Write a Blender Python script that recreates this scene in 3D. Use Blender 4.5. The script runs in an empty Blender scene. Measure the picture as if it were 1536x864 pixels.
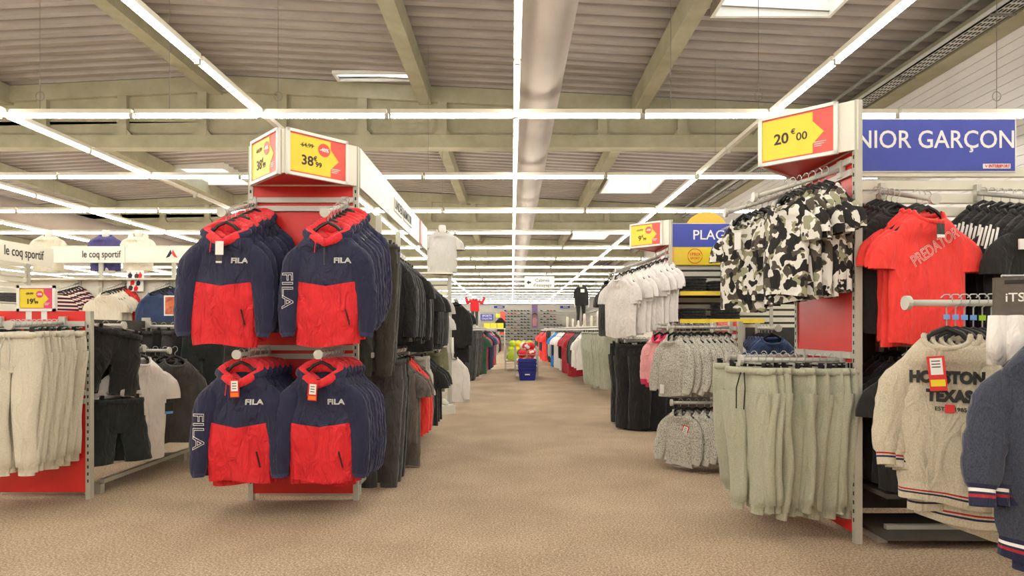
import bpy, math, random
from mathutils import Vector, Matrix, noise
from mathutils.bvhtree import BVHTree
R = math.radians
random.seed(7)
S = bpy.context.scene
COL = S.collection

# ------------------------------------------------------------------ camera, world, exposure
cam_d = bpy.data.cameras.new('camera')
cam = bpy.data.objects.new('camera', cam_d); COL.objects.link(cam)
cam.location = (0, 0, 1.2); cam.rotation_euler = (R(90), 0, 0)
cam_d.sensor_width = 36; cam_d.lens = 22.5
cam_d.shift_y = 0.0417
cam_d.clip_end = 200
S.camera = cam
W = bpy.data.worlds.new('sky'); S.world = W; W.use_nodes = True
W.node_tree.nodes['Background'].inputs[0].default_value = (0.86, 0.93, 1.0, 1)
W.node_tree.nodes['Background'].inputs[1].default_value = 2.6
S.view_settings.view_transform = 'Standard'; S.view_settings.look = 'None'
S.view_settings.gamma = 1.0; S.view_settings.use_curve_mapping = False
S.view_settings.exposure = 0.0
S.cycles.max_bounces = 5; S.cycles.diffuse_bounces = 3; S.cycles.glossy_bounces = 2; S.cycles.transmission_bounces = 3
TUBE_STRENGTH = 37.0

# ------------------------------------------------------------------ materials
MATS = {}
def lin(c):
    return tuple(((v/255)/12.92 if v/255 <= .04045 else ((v/255+.055)/1.055)**2.4) for v in c)
class NT:
    def __init__(s, name, rough=.7, metal=0):
        s.m = bpy.data.materials.new(name); s.m.use_nodes = True
        s.t = s.m.node_tree; s.b = s.t.nodes['Principled BSDF']
        s.b.inputs['Roughness'].default_value = rough; s.b.inputs['Metallic'].default_value = metal
        MATS[name] = s.m
    def n(s, typ, **kw):
        x = s.t.nodes.new(typ)
        for k, v in kw.items():
            if k[0] == '_': setattr(x, k[1:], v)
            else: x.inputs[k].default_value = v
        return x
    def l(s, a, b): s.t.links.new(a, b)
    def coord(s, rnd=False, scale=(1,1,1)):
        tc = s.n('ShaderNodeTexCoord'); mp = s.n('ShaderNodeMapping'); mp.inputs['Scale'].default_value = scale
        s.l(tc.outputs['Object'], mp.inputs[0])
        if rnd:
            oi = s.n('ShaderNodeObjectInfo'); mu = s.n('ShaderNodeMath', _operation='MULTIPLY'); mu.inputs[1].default_value = 37.
            s.l(oi.outputs['Random'], mu.inputs[0]); s.l(mu.outputs[0], mp.inputs['Location'])
        return mp.outputs[0]
    def noise(s, vec, scale, detail=3, rough=.6):
        x = s.n('ShaderNodeTexNoise'); x.inputs['Scale'].default_value = scale; x.inputs['Detail'].default_value = detail; x.inputs['Roughness'].default_value = rough
        s.l(vec, x.inputs['Vector']); return x.outputs['Fac']
    def ramp(s, fac, stops, const=False):
        r = s.n('ShaderNodeValToRGB'); e = r.color_ramp.elements
        while len(e) < len(stops): e.new(.5)
        for k, (p, c) in enumerate(stops): e[k].position = p; e[k].color = (*lin(c), 1)
        if const: r.color_ramp.interpolation = 'CONSTANT'
        s.l(fac, r.inputs[0]); return r.outputs[0]
    def bump(s, fac, strength=.3, dist=.01):
        b = s.n('ShaderNodeBump', Strength=strength, Distance=dist); s.l(fac, b.inputs['Height']); s.l(b.outputs[0], s.b.inputs['Normal'])
    def creases(s, strength=.7, dist=.04):
        v = s.coord(True, (16, 16, 6)); f = s.n('ShaderNodeTexNoise', Scale=1., Detail=3., Roughness=.55, Distortion=.8); s.l(v, f.inputs['Vector'])
        b = s.n('ShaderNodeBump', Strength=strength, Distance=dist); s.l(f.outputs['Fac'], b.inputs['Height'])
        pv = s.b.inputs['Normal'].links
        if pv: s.l(pv[0].from_socket, b.inputs['Normal'])
        s.l(b.outputs[0], s.b.inputs['Normal'])
    def col(s, out): s.l(out, s.b.inputs['Base Color'])
def plain(name, c, rough=.6, metal=0, var=8, scale=6):
    n = NT(name, rough, metal); v = n.coord()
    f = n.noise(v, scale)
    n.col(n.ramp(f, [(.3, tuple(max(0, x-var) for x in c)), (.7, tuple(min(255, x+var) for x in c))]))
    return n
def fabric(name, c, var=10, scale=9, bump=.25, fine=300, rough=.9, sheen=.15):
    n = NT(name, rough); v = n.coord(True)
    f = n.noise(v, scale, 4)
    n.col(n.ramp(f, [(.3, tuple(max(0, x-var) for x in c)), (.7, tuple(min(255, x+var) for x in c))]))
    n.bump(n.noise(v, fine, 2), bump, .002)
    n.b.inputs['Sheen Weight'].default_value = sheen
    if name != 'duct_fabric': n.creases()
    return n
def heather(name, c1, c2, scale=(150, 150, 60)):
    n = NT(name, .95); v = n.coord(True, scale)
    f = n.noise(v, 2.2, 5, .7)
    n.col(n.ramp(f, [(.35, c1), (.65, c2)])); n.bump(f, .2, .002)
    n.b.inputs['Sheen Weight'].default_value = .2; n.creases(.6, .035)

plain('steel_beige', (196, 194, 184), .45, .15, 4)
plain('post_beige', (188, 186, 172), .5, .1, 4)
plain('chrome', (176, 176, 174), .42, .7, 3)
plain('slot_dark', (40, 40, 38), .8)
plain('panel_red', (221, 40, 36), .38, 0, 5, 3)
plain('board_white', (236, 232, 218), .4, 0, 3)
plain('board_cream', (226, 222, 204), .4, 0, 3)
plain('sign_frame', (240, 239, 232), .35, 0, 2)
plain('sign_yellow', (240, 214, 44), .35, 0, 3)
plain('sign_red', (232, 78, 62), .35, 0, 3)
plain('sign_pink', (226, 70, 110), .35, 0, 3)
plain('sign_blue', (44, 62, 168), .4, 0, 3)
plain('sign_orange', (246, 178, 60), .5, 0, 3)
plain('ink_dark', (58, 52, 40), .6, 0, 2)
plain('ink_black', (28, 28, 28), .6, 0, 2)
plain('ink_white', (244, 242, 236), .5, 0, 1)
plain('ink_red', (214, 40, 40), .5, 0, 1)
plain('plastic_black', (22, 22, 23), .3, 0, 3)
plain('plastic_blue', (24, 40, 150), .35, 0, 4)
plain('tab_blue', (110, 160, 225), .4); plain('tab_green', (150, 200, 30), .4); plain('tab_orange', (240, 120, 20), .4)
plain('mannequin_white', (230, 226, 216), .5, 0, 2)
plain('wood_floor_grey', (70, 66, 60), .8)
plain('cable_grey', (120, 118, 110), .6)
plain('yellow_edge', (244, 214, 60), .5)
plain('orange_print', (196, 90, 40), .5, 0, 60, 9)
plain('poster_purple', (150, 120, 170), .5, 0, 20, 3)
plain('skin_tone', (180, 130, 105), .6); plain('hair_dark', (60, 35, 28), .8)
plain('lime', (190, 214, 50), .6, 0, 12); plain('carton', (222, 214, 196), .7)
n = NT('ball_print', .45); v = n.coord(True); f = n.n('ShaderNodeTexVoronoi'); f.inputs['Scale'].default_value = 11; n.l(v, f.inputs['Vector'])
n.col(n.ramp(f.outputs['Distance'], [(0, (236, 232, 224)), (.45, (214, 40, 36))], True))

fabric('navy', (31, 33, 64), 5); fabric('navy_lining', (46, 50, 82), 5)
fabric('red', (222, 30, 40), 6, rough=.75)
fabric('red_tee', (240, 54, 46), 5, rough=.75); fabric('dark_red', (170, 30, 44), 8)
fabric('black', (26, 25, 26), 5); fabric('black_green', (30, 37, 36), 5); fabric('charcoal', (66, 65, 64), 8); fabric('brown_grey', (96, 88, 80), 8)
fabric('dark_olive', (60, 60, 52), 6); fabric('olive', (118, 116, 86), 8); fabric('maroon', (66, 34, 40), 6)
fabric('white', (238, 233, 228), 4); fabric('cream', (232, 222, 202), 5); fabric('beige', (216, 206, 182), 6)
fabric('pink', (244, 170, 172), 14); fabric('magenta', (220, 40, 90), 8)
fabric('blue_bright', (40, 130, 214), 8); fabric('blue_dark', (42, 62, 100), 6); fabric('denim', (44, 66, 110), 8); fabric('purple_navy', (74, 68, 122), 6)
fabric('grey_light', (196, 192, 182), 8); fabric('grey_green', (170, 172, 152), 8); fabric('green', (50, 96, 70), 8)
heather('heather_cream', (228, 222, 204), (204, 197, 176)); heather('heather_sage', (188, 188, 166), (160, 161, 140))
heather('heather_sand', (212, 202, 180), (178, 167, 144)); heather('heather_navy', (70, 76, 92), (42, 47, 62))
heather('heather_white', (222, 219, 212), (196, 192, 186))
n = NT('camo', .9); v = n.coord(True)
def over(n, base, fac, lo, c):
    g_ = n.n('ShaderNodeMath', _operation='GREATER_THAN'); g_.inputs[1].default_value = lo; n.l(fac, g_.inputs[0])
    m_ = n.n('ShaderNodeMix', _data_type='RGBA'); n.l(g_.outputs[0], m_.inputs[0]); n.l(base, m_.inputs[6]); m_.inputs[7].default_value = (*lin(c), 1)
    return m_.outputs[2]
def off(n, v, d):
    a = n.n('ShaderNodeVectorMath', _operation='ADD'); a.inputs[1].default_value = d; n.l(v, a.inputs[0]); return a.outputs[0]
c0 = n.ramp(n.noise(v, 5, 1), [(.3, (226, 223, 214)), (.7, (238, 236, 228))])
c0 = over(n, c0, n.noise(off(n, v, (3, 7, 1)), 15, 1.5, .5), .56, (156, 154, 124))
c0 = over(n, c0, n.noise(off(n, v, (13, 2, 9)), 16, 1.5, .5), .555, (84, 76, 66))
c0 = over(n, c0, n.noise(off(n, v, (5, 17, 4)), 14, 1.5, .5), .54, (32, 29, 29))
n.col(c0); n.bump(n.noise(v, 300, 2), .2, .002); n.creases()
n = NT('fleece', 1.0); v = n.coord(True); f = n.noise(v, 120, 3, .7)
n.col(n.ramp(f, [(.36, (120, 117, 108)), (.56, (214, 210, 198))])); n.bump(f, .8, .006)
n = NT('stripe_tee', .9); tc = n.coord(); wv = n.n('ShaderNodeTexWave', Scale=5.2); wv.bands_direction = 'Z'; n.l(tc, wv.inputs[0])
n.col(n.ramp(wv.outputs['Fac'], [(0, (34, 36, 60)), (.4, (206, 50, 56)), (.62, (236, 226, 210))], True))
# colour-blocked windbreaker: navy yoke, chevron seam, red body
n = NT('windbreaker', .72); tc = n.n('ShaderNodeTexCoord'); sx = n.n('ShaderNodeSeparateXYZ'); n.l(tc.outputs['Object'], sx.inputs[0])
ab = n.n('ShaderNodeMath', _operation='ABSOLUTE'); n.l(sx.outputs['X'], ab.inputs[0])
ml = n.n('ShaderNodeMath', _operation='MULTIPLY_ADD'); ml.inputs[1].default_value = -.16; n.l(ab.outputs[0], ml.inputs[0]); n.l(sx.outputs['Z'], ml.inputs[2])
gt = n.n('ShaderNodeMath', _operation='GREATER_THAN'); gt.inputs[1].default_value = -.475; n.l(ml.outputs[0], gt.inputs[0])
nz = n.noise(n.coord(True), 9, 3)
mx = n.n('ShaderNodeMix', _data_type='RGBA'); n.l(gt.outputs[0], mx.inputs[0])
n.l(n.ramp(nz, [(.3, (214, 24, 36)), (.7, (228, 36, 44))]), mx.inputs[6]); n.l(n.ramp(nz, [(.3, (27, 30, 60)), (.7, (35, 38, 70))]), mx.inputs[7])
n.col(mx.outputs[2]); n.creases(.9, .06)
# carpet
n = NT('carpet', 1.0); v = n.coord(); f = n.noise(v, 84, 5, .85); g = n.noise(v, 1.3, 2)
mxn = n.n('ShaderNodeMath', _operation='MULTIPLY_ADD'); mxn.inputs[1].default_value = .12; n.l(g, mxn.inputs[0]); n.l(f, mxn.inputs[2])
n.col(n.ramp(mxn.outputs[0], [(.36, (84, 68, 52)), (.53, (160, 137, 112)), (.70, (232, 210, 180))])); n.bump(f, .6, .006)
# concrete / roof metal
n = NT('concrete', .9); v = n.coord(); f = n.noise(v, 1.6, 5, .65)
n.col(n.ramp(f, [(.3, (150, 144, 116)), (.7, (174, 167, 140))])); n.bump(n.noise(v, 40, 3), .15, .01)
n = NT('roof_metal', .42, .1); v = n.coord(False, (.4, .4, 1)); f = n.noise(v, 2, 3)
n.col(n.ramp(f, [(.3, (146, 136, 126)), (.7, (166, 155, 145))]))
plain('cladding', (214, 208, 202), .55, .05, 4, 2)
plain('plaster', (232, 226, 216), .8, 0, 3)
plain('lamp_housing', (226, 220, 200), .4, 0, 3)
n = fabric('duct_fabric', (150, 135, 121), 5, 1.5, .2, 60)
n = NT('tube_glow'); n.b.inputs['Base Color'].default_value = (1, 1, 1, 1)
n.b.inputs['Emission Color'].default_value = (1.0, .965, .90, 1); n.b.inputs['Emission Strength'].default_value = TUBE_STRENGTH
n = NT('skylight_pane'); tr = n.n('ShaderNodeBsdfTranslucent'); tr.inputs[0].default_value = (.95, .97, 1, 1)
n.l(tr.outputs[0], n.t.nodes['Material Output'].inputs[0])
def mat(x): return MATS[x]

# ------------------------------------------------------------------ mesh helpers
class MB:
    def __init__(s): s.v = []; s.f = []; s.mi = []; s.mats = []
    def m(s, name):
        if name not in s.mats: s.mats.append(name)
        return s.mats.index(name)
    def face(s, idx, m): s.f.append(tuple(idx)); s.mi.append(m)
    def box(s, a, b, m):
        x0, y0, z0 = a; x1, y1, z1 = b; k = len(s.v); mm = s.m(m)
        s.v += [(x0,y0,z0),(x1,y0,z0),(x1,y1,z0),(x0,y1,z0),(x0,y0,z1),(x1,y0,z1),(x1,y1,z1),(x0,y1,z1)]
        for q in ((0,3,2,1),(4,5,6,7),(0,1,5,4),(1,2,6,5),(2,3,7,6),(3,0,4,7)): s.face([k+i for i in q], mm)
        return s
    def bar(s, p, q, w, h, m):
        """a rectangular bar from p to q: w across, h high"""
        p = Vector(p); q = Vector(q); t = (q-p).normalized()
        up = Vector((0,0,1)) if abs(t.z) < .95 else Vector((0,1,0))
        sd = t.cross(up).normalized()*w/2; u = sd.cross(t).normalized()*h/2
        k = len(s.v); mm = s.m(m)
        for c in (p, q):
            for a, b in ((-1,-1),(1,-1),(1,1),(-1,1)): s.v.append(tuple(c+sd*a+u*b))
        for qd in ((0,1,2,3),(7,6,5,4),(0,4,5,1),(1,5,6,2),(2,6,7,3),(3,7,4,0)): s.face([k+i for i in qd], mm)
        return s
    def tube(s, pts, r, m, n=8, cap=True, ry=None):
        mm = s.m(m); pts = [Vector(p) for p in pts]; k = len(s.v)
        rs = r if isinstance(r, (list, tuple)) else [r]*len(pts)
        ref = None
        for i, p in enumerate(pts):
            t = (pts[min(i+1, len(pts)-1)]-pts[max(i-1, 0)]).normalized()
            if ref is None:
                ref = Vector((0,1,0)) if abs(t.y) < .9 else Vector((0,0,1))
            a = t.cross(ref).normalized(); b = a.cross(t).normalized(); ref = b
            rr = rs[i]; r1, r2 = (rr if isinstance(rr, (list, tuple)) else (rr, rr))
            for j in range(n):
                an = 2*math.pi*j/n
                s.v.append(tuple(p+a*r1*math.cos(an)+b*r2*math.sin(an)))
        for i in range(len(pts)-1):
            for j in range(n):
                j2 = (j+1) % n
                s.face([k+i*n+j, k+(i+1)*n+j, k+(i+1)*n+j2, k+i*n+j2], mm)
        if cap:
            s.face([k+j for j in range(n)], mm); e = k+(len(pts)-1)*n; s.face([e+n-1-j for j in range(n)], mm)
        return s
    def ball(s, c, r, m, n=10, sc=(1,1,1)):
        mm = s.m(m); k = len(s.v); h = n//2
        for i in range(h+1):
            th = math.pi*i/h
            for j in range(n):
                a = 2*math.pi*j/n
                s.v.append((c[0]+sc[0]*r*math.sin(th)*math.cos(a), c[1]+sc[1]*r*math.sin(th)*math.sin(a), c[2]+sc[2]*r*math.cos(th)))
        for i in range(h):
            for j in range(n):
                j2 = (j+1) % n; s.face([k+i*n+j, k+(i+1)*n+j, k+(i+1)*n+j2, k+i*n+j2], mm)
        return s
    def prism(s, poly, y0, y1, m):
        """polygon in xz (counter-clockwise seen from -y) between y0 (front) and y1"""
        mm = s.m(m); k = len(s.v); n = len(poly)
        s.v += [(x, y0, z) for x, z in poly]+[(x, y1, z) for x, z in poly]
        s.face(range(k, k+n), mm); s.face(range(k+2*n-1, k+n-1, -1), mm)
        for i in range(n):
            j = (i+1) % n; s.face([k+i, k+n+i, k+n+j, k+j], mm)
        return s
    def disc(s, c, r, y0, y1, m, n=24):
        return s.prism([(c[0]+r*math.cos(2*math.pi*i/n), c[1]+r*math.sin(2*math.pi*i/n)) for i in range(n)], y0, y1, m)
    def mesh(s, name, smooth=False):
        me = bpy.data.meshes.new(name); me.from_pydata(s.v, [], s.f)
        for x in s.mats: me.materials.append(mat(x))
        me.polygons.foreach_set('material_index', s.mi)
        if smooth: me.polygons.foreach_set('use_smooth', [True]*len(s.f))
        me.update(); return me
    def build(s, name, parent=None, smooth=False, loc=None, rz=0):
        return obj(name, s.mesh(name, smooth), parent, loc, rz)
def obj(name, me, parent=None, loc=None, rz=0):
    o = bpy.data.objects.new(name, me); COL.objects.link(o)
    if parent: o.parent = parent
    if loc is not None: o.location = loc
    if rz: o.rotation_euler = (0, 0, rz)
    return o
def tag(o, label=None, cat=None, group=None, kind=None):
    if label: o['label'] = label
    if cat: o['category'] = cat
    if group: o['group'] = group
    if kind: o['kind'] = kind
    return o
def thing(name, label, cat, loc=(0,0,0), rz=0, group=None):
    o = bpy.data.objects.new(name, None); COL.objects.link(o); o.empty_display_size = .1
    o.location = loc; o.rotation_euler = (0, 0, rz)
    return tag(o, label, cat, group)
def struct(mb, name, parent=None, smooth=False):
    o = mb.build(name, parent, smooth)
    if not parent: o['kind'] = 'structure'
    return o
TXT = {}
def text_mesh(s, size, m, bold=0, outline=0, align='CENTER', squeeze=1., depth=.0015, ital=0):
    bold = -bold if bold < 0 else bold and size*.014*min(2.6, max(.5, bold/(size*.03)))
    """lettering lying in xz, facing -y, centred on the origin"""
    key = (s, size, m, bold, outline, align, squeeze, ital)
    if key in TXT: return TXT[key]
    c = bpy.data.curves.new('lettering', 'FONT'); c.body = s; c.size = size; c.align_x = align; c.align_y = 'CENTER'; c.resolution_u = 3
    c.shear = ital
    if outline:
        c.fill_mode = 'NONE'; c.bevel_depth = outline; c.bevel_resolution = 0
    else:
        c.fill_mode = 'BOTH'; c.extrude = depth/2; c.offset = bold
    o = bpy.data.objects.new('lettering', c); COL.objects.link(o)
    bpy.context.view_layer.update()
    me = bpy.data.meshes.new_from_object(o.evaluated_get(bpy.context.evaluated_depsgraph_get()))
    bpy.data.objects.remove(o); bpy.data.curves.remove(c)
    for v in me.vertices: v.co = (v.co.x*squeeze, -v.co.z, v.co.y)
    me.materials.clear(); me.materials.append(mat(m)); me.name = 'lettering'
    TXT[key] = me; return me
def text(s, size, m, parent, loc, rz=0, **kw):
    return obj('lettering', text_mesh(s, size, m, **kw), parent, loc, rz)
def stick(me, target, cx, cz, rot=0, off=.006):
    """a copy of lettering me, moved to (cx, cz), turned and pressed onto the front of the target mesh"""
    bvh = BVHTree.FromPolygons([tuple(v.co) for v in target.vertices], [tuple(p.vertices) for p in target.polygons])
    k = me.copy(); ca, sa = math.cos(rot), math.sin(rot); last = 0
    for v in k.vertices:
        x = cx+v.co.x*ca-v.co.z*sa; z = cz+v.co.x*sa+v.co.z*ca
        h = bvh.ray_cast(Vector((x, -1, z)), Vector((0, 1, 0)))
        ys = [q[0].y for q in (h, bvh.ray_cast(Vector((x+.008, -1, z)), Vector((0, 1, 0))), bvh.ray_cast(Vector((x-.008, -1, z)), Vector((0, 1, 0)))) if q[0] is not None]
        if ys: last = min(ys)
        v.co = (x, last-off+v.co.y, z)
    return k
ORD = ['first','second','third','fourth','fifth','sixth','seventh','eighth','ninth','tenth','eleventh','twelfth','thirteenth','fourteenth','fifteenth','sixteenth','seventeenth','eighteenth','nineteenth','twentieth']

# ------------------------------------------------------------------ the hall
XL, XR, Y0, Y1 = -24.0, 6.7, -8.0, 61.0
def roof_z(x): return 6.19-.05*abs(x+5.7)
struct(MB().box((XL, Y0, -.05), (XR, Y1, 0), 'carpet'), 'floor')
struct(MB().box((XL-.2, Y0, 0), (XL, Y1, 6.2), 'plaster'), 'wall_left')
struct(MB().box((XL-.2, Y1, 0), (XR+.2, Y1+.2, 6.2), 'plaster'), 'wall_far')
struct(MB().box((XL-.2, Y0-.2, 0), (XR+.2, Y0, 6.2), 'plaster'), 'wall_near')
wr = struct(MB().box((XR+.05, Y0, 0), (XR+.25, Y1, 6.2), 'cladding'), 'wall_right')
b = MB().box((0, Y0, .003), (.05, Y1, .127), 'cladding').mesh('cladding_board')
for i in range(43): obj('cladding_board', b, wr, (XR, 0, i*.13))
# corrugated roof: ribs run across the hall; openings for the skylights
SKY = [(2.85, 4.45, 7.3, 9.0), (2.85, 4.45, 18.6, 20.6), (-10.4, -8.4, 18.6, 20.6), (-3.3, -1.95, 11.95, 12.25), (2.85, 4.45, 29, 31), (-10.4, -8.4, 29, 31), (-3.6, -2.0, 29, 31)]
def roof():
    mb = MB(); mm = mb.m('roof_metal'); P = .32
    prof = [(0, 0), (.12, 0), (.16, .085), (.28, .085)]
    xs = sorted({XL-.2, -5.7, XR+.2, *[s[0] for s in SKY], *[s[1] for s in SKY]})
    for xa, xb in zip(xs, xs[1:]):
        holes = [(s[2], s[3]) for s in SKY if s[0] <= xa+.001 and s[1] >= xb-.001]
        ys = []
        for i in range(int((Y1-Y0)/P)+1):
            for dy, dz in prof: ys.append((Y0+i*P+dy, dz))
        prev = None
        for y, dz in ys:
            cur = len(mb.v); mb.v += [(xa, y, roof_z(xa)+dz), (xb, y, roof_z(xb)+dz)]
            if prev is not None and not any(h[0] < y-.02 < h[1] for h in holes):
                mb.face((prev, cur, cur+1, prev+1), mm)
            prev = cur
    return mb
struct(roof(), 'ceiling')
for i, (xa, xb, ya, yb) in enumerate(SKY):
    z = min(roof_z(xa), roof_z(xb))
    t = tag(bpy.data.objects.new('window_%d' % (i+1), None), kind='structure'); COL.objects.link(t)
    mb = MB()
    for a, b_ in (((xa-.05, ya-.05), (xb+.05, ya)), ((xa-.05, yb), (xb+.05, yb+.05)), ((xa-.05, ya), (xa, yb)), ((xb, ya), (xb+.05, yb))):
        mb.box((a[0], a[1], z-.06 if yb-ya > 1 else z-.02), (b_[0], b_[1], z+.4 if yb-ya > 1 else z+.04), 'board_white')
    mb.build('window_frame', t)
    pz = z+.32 if yb-ya > 1 else z+.03
    MB().box((xa, ya, pz), (xb, yb, pz+.01), 'skylight_pane').build('pane', t)
# precast concrete beams and purlins
for k, yb in enumerate((2.5, 12.5, 22.5, 32.5, 42.5, 52.5)):
    mb = MB(); zb = 4.77; mm = mb.m('concrete')
    mb.box((XL, yb-.05, zb), (XR, yb+.25, zb+.24), 'concrete')
    mb.box((XL, yb+.06, zb+.2), (XR, yb+.14, 5.3), 'concrete')
    for xa, xb in ((XL, -5.7), (-5.7, XR)):    # web top and upper flange follow the roof pitch
        q = len(mb.v)
        za, zc = roof_z(xa), roof_z(xb)
        for y, lo in ((yb-.05, .32), (yb+.25, .32)):
            mb.v += [(xa, y, za-lo), (xb, y, zc-lo), (xb, y, zc-.02), (xa, y, za-.02)]
        for f in ((0,1,2,3),(7,6,5,4),(0,4,5,1)): mb.face([q+i for i in f], mm)
        q = len(mb.v)
        mb.v += [(xa, yb+.06, 5.3), (xb, yb+.06, 5.3), (xb, yb+.06, zc-.3), (xa, yb+.06, za-.3)]
        mb.face((q, q+1, q+2, q+3), mm)
    x = -23.2
    while x < XR:
        mb.box((x-.09, yb-.04, zb+.2), (x+.09, yb+.1, roof_z(x)-.3), 'concrete')
        mb.prism([(x-.2, zb+.22), (x+.2, zb+.22), (x+.09, zb+.36), (x-.09, zb+.36)], yb-.03, yb+.1, 'concrete')
        x += 1.56
    struct(mb, 'roof_beam')
for x in (-22.2, -18.1, -14.0, -9.9, -5.8, -1.7, 2.45):
    mb = MB(); z = roof_z(x)
    for ya, yb in zip((Y0, 2.75, 12.75, 22.75, 32.75, 42.75, 52.75), (2.5, 12.5, 22.5, 32.5, 42.5, 52.5, Y1)):
        mb.box((x-.12, ya-.1, z-.36), (x+.12, yb+.06, z-.01), 'concrete')
    struct(mb, 'roof_purlin')
struct(MB().box((XR-.32, Y0, 5.2), (XR, Y1, 5.56), 'concrete'), 'eaves_beam')
# pipes and cable tray under the eaves
t = thing('cable_tray', 'perforated metal cable tray running under the roof along the clad wall', 'cable tray')
mb = MB().box((6.0, Y0+.1, 5.16), (6.25, Y1-.1, 5.18), 'steel_beige')
mb.box((6.0, Y0+.1, 5.16), (6.015, Y1-.1, 5.24), 'steel_beige').box((6.235, Y0+.1, 5.16), (6.25, Y1-.1, 5.24), 'steel_beige'); mb.build('tray', t)
mb = MB()
for i in range(130):
    for q in range(4): mb.box((6.03+q*.052, 5+i*.12, 5.157), (6.058+q*.052, 5.075+i*.12, 5.161), 'slot_dark')
o = mb.build('perforation', t); o['kind'] = 'stuff'
for i in range(14): MB().bar((5.98, 4+i*2, 5.15), (6.3, 4+i*2, 5.15), .03, .02, 'cable_grey').build('bracket', t)
for x, z, lb in ((5.75, 5.3, 'thin grey pipe under the roof nearer the aisle than the cable tray'), (5.9, 5.4, 'thin grey pipe under the roof just beside the cable tray')):
    tag(MB().tube([(x, Y0+.1, z), (x, Y1-.1, z)], .03, 'cable_grey', 8).build('ceiling_pipe'), lb, 'pipe')

# fabric air ducts
def duct(x, z, r, label, ya=-2.):
    t = thing('air_duct', label, 'duct', (x, ya, z)); mb = MB(); n = 20; mm = mb.m('duct_fabric'); rows = 120; L = Y1-ya-1
    for i in range(rows+1):
        y = L*i/rows
        for j in range(n):
            a = 2*math.pi*j/n; rr = r*(1+.02*noise.noise(Vector((y*.9, math.cos(a)*2, math.sin(a)*2+x))))
            mb.v.append((rr*math.cos(a), y, rr*math.sin(a)))
    for i in range(rows):
        for j in range(n):
            j2 = (j+1) % n; mb.face((i*n+j, i*n+j2, (i+1)*n+j2, (i+1)*n+j), mm)
    mb.build('fabric_tube', t, True)
    for i in range(16):
        y = 3+i*3.
        MB().tube([(0, y, r), (0, y, roof_z(x)-z)], .004, 'cable_grey', 4).build('hanging_wire', t)
duct(.33, 4.28, .29, 'big pale fabric air duct above the middle of the aisle')
duct(-13.6, 4.45, .36, 'pale fabric air duct far over the left side of the hall')

# ------------------------------------------------------------------ strip lights: 300 nearest as things, the rest joined
ZL = 3.76; SEG = 1.525
lh = MB().box((-.74, -.032, .034), (.74, .032, .085), 'lamp_housing').mesh('housing')
lt = MB().tube([(-.735, 0, 0), (.735, 0, 0)], .018, 'tube_glow', 6, False).mesh('tube')
lc = MB().box((.715, -.022, -.02), (.76, .022, .04), 'post_beige').mesh('lamp_holder')
lights = []
for k in range(-4, 18):
    y = 7.66+SEG*2*k
    for i in range(-15, 4): lights.append(((i+.5)*SEG+.05, y, 0, 'x', k, i))
for i in range(-7, 3):
    for k in range(-8, 35): lights.append((i*SEG*2+.05, 7.66+SEG*(k+.5), R(90), 'y', k, i))
def seen(l):
    x, y = l[0], l[1]
    if y < 1.2: return -1
    px, py = 768+960*x/y, 496-960*2.56/y
    if px < -150 or px > 1690 or py < -150: return -1
    return 1/math.hypot(x, y)
lights.sort(key=lambda l: -seen(l))
rest_h, rest_t = MB(), MB(); nth = {}
names_x = ['{} tube in the cross row of strip lights number {}']
for q, (x, y, rz, ax, k, i) in enumerate(lights):
    if y < -7 or y > Y1-.9 or x < XL+.8 or x > XR-.5 or (ax == 'y' and i == 2 and k >= 0): continue
    if q < 300 and seen((x, y)) > 0 and not (ax == 'x' and k < 0):
        side = 'left of' if x < -.3 else 'right of' if x > .4 else 'at'
        row = i if i >= 0 else -i-1
        side = 'left of' if i < 0 else 'right of'
        if ax == 'x':
            lab = f'crosswise white strip light, {ORD[max(0,k)]} cross row ahead, {ORD[row]} {side} the central line'
        else:
            c = abs(i); where = 'in the central line' if c == 0 else f'in the {ORD[c-1]} line {side} the central one'
            lab = f'lengthwise white strip light {where}, {ORD[k+3] if k+3 < 20 else str(k+4)+"th"} ahead'
        t = thing('strip_light', lab, 'strip light', (x, y, ZL), rz, 'strip lights hung in a grid under the roof')
        obj('housing', lh, t); dark = ax == 'y' and ((i in (-1, 1) and k in (0, 1)) or (i == -2 and k in (2, 3)))
        if not dark: obj('tube', lt, t)
        else: t['label'] = lab.replace('white strip light', 'unlit strip light')
        obj('lamp_holder', lc, t)
    else:
        d = Vector((math.cos(rz), math.sin(rz), 0)); c = Vector((x, y, ZL))
        rest_h.bar(c-d*.74+Vector((0,0,.06)), c+d*.74+Vector((0,0,.06)), .064 if y < 26 else .03, .05 if y < 26 else .02, 'lamp_housing')
        rest_t.tube([c-d*.735, c+d*.735], .018 if y < 26 else .007, 'tube_glow', 5, False)
t = thing('distant_strip_lights', 'white strip lights crowding together far off towards the far wall', 'strip lights'); t['kind'] = 'stuff'
for mb, nm in ((rest_h, 'housing'), (rest_t, 'tube')):
    o = mb.build(nm, t); o['kind'] = 'stuff'
def cable(x, y, label, loop=True):
    t = thing('suspension_cable', label, 'cable', (x, y, ZL+.085), 0, 'suspension cables of the strip lights')
    MB().tube([(0, 0, 0), (0, 0, roof_z(x)-ZL-.085)], .004, 'cable_grey', 5).build('wire', t)
    if loop:
        pts = [(.05*math.cos(a), 0, .16+.055*math.sin(a)) for a in [2*math.pi*i/14 for i in range(15)]]
        MB().tube(pts, .004, 'cable_grey', 4, False).build('wire_loop', t)
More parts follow.
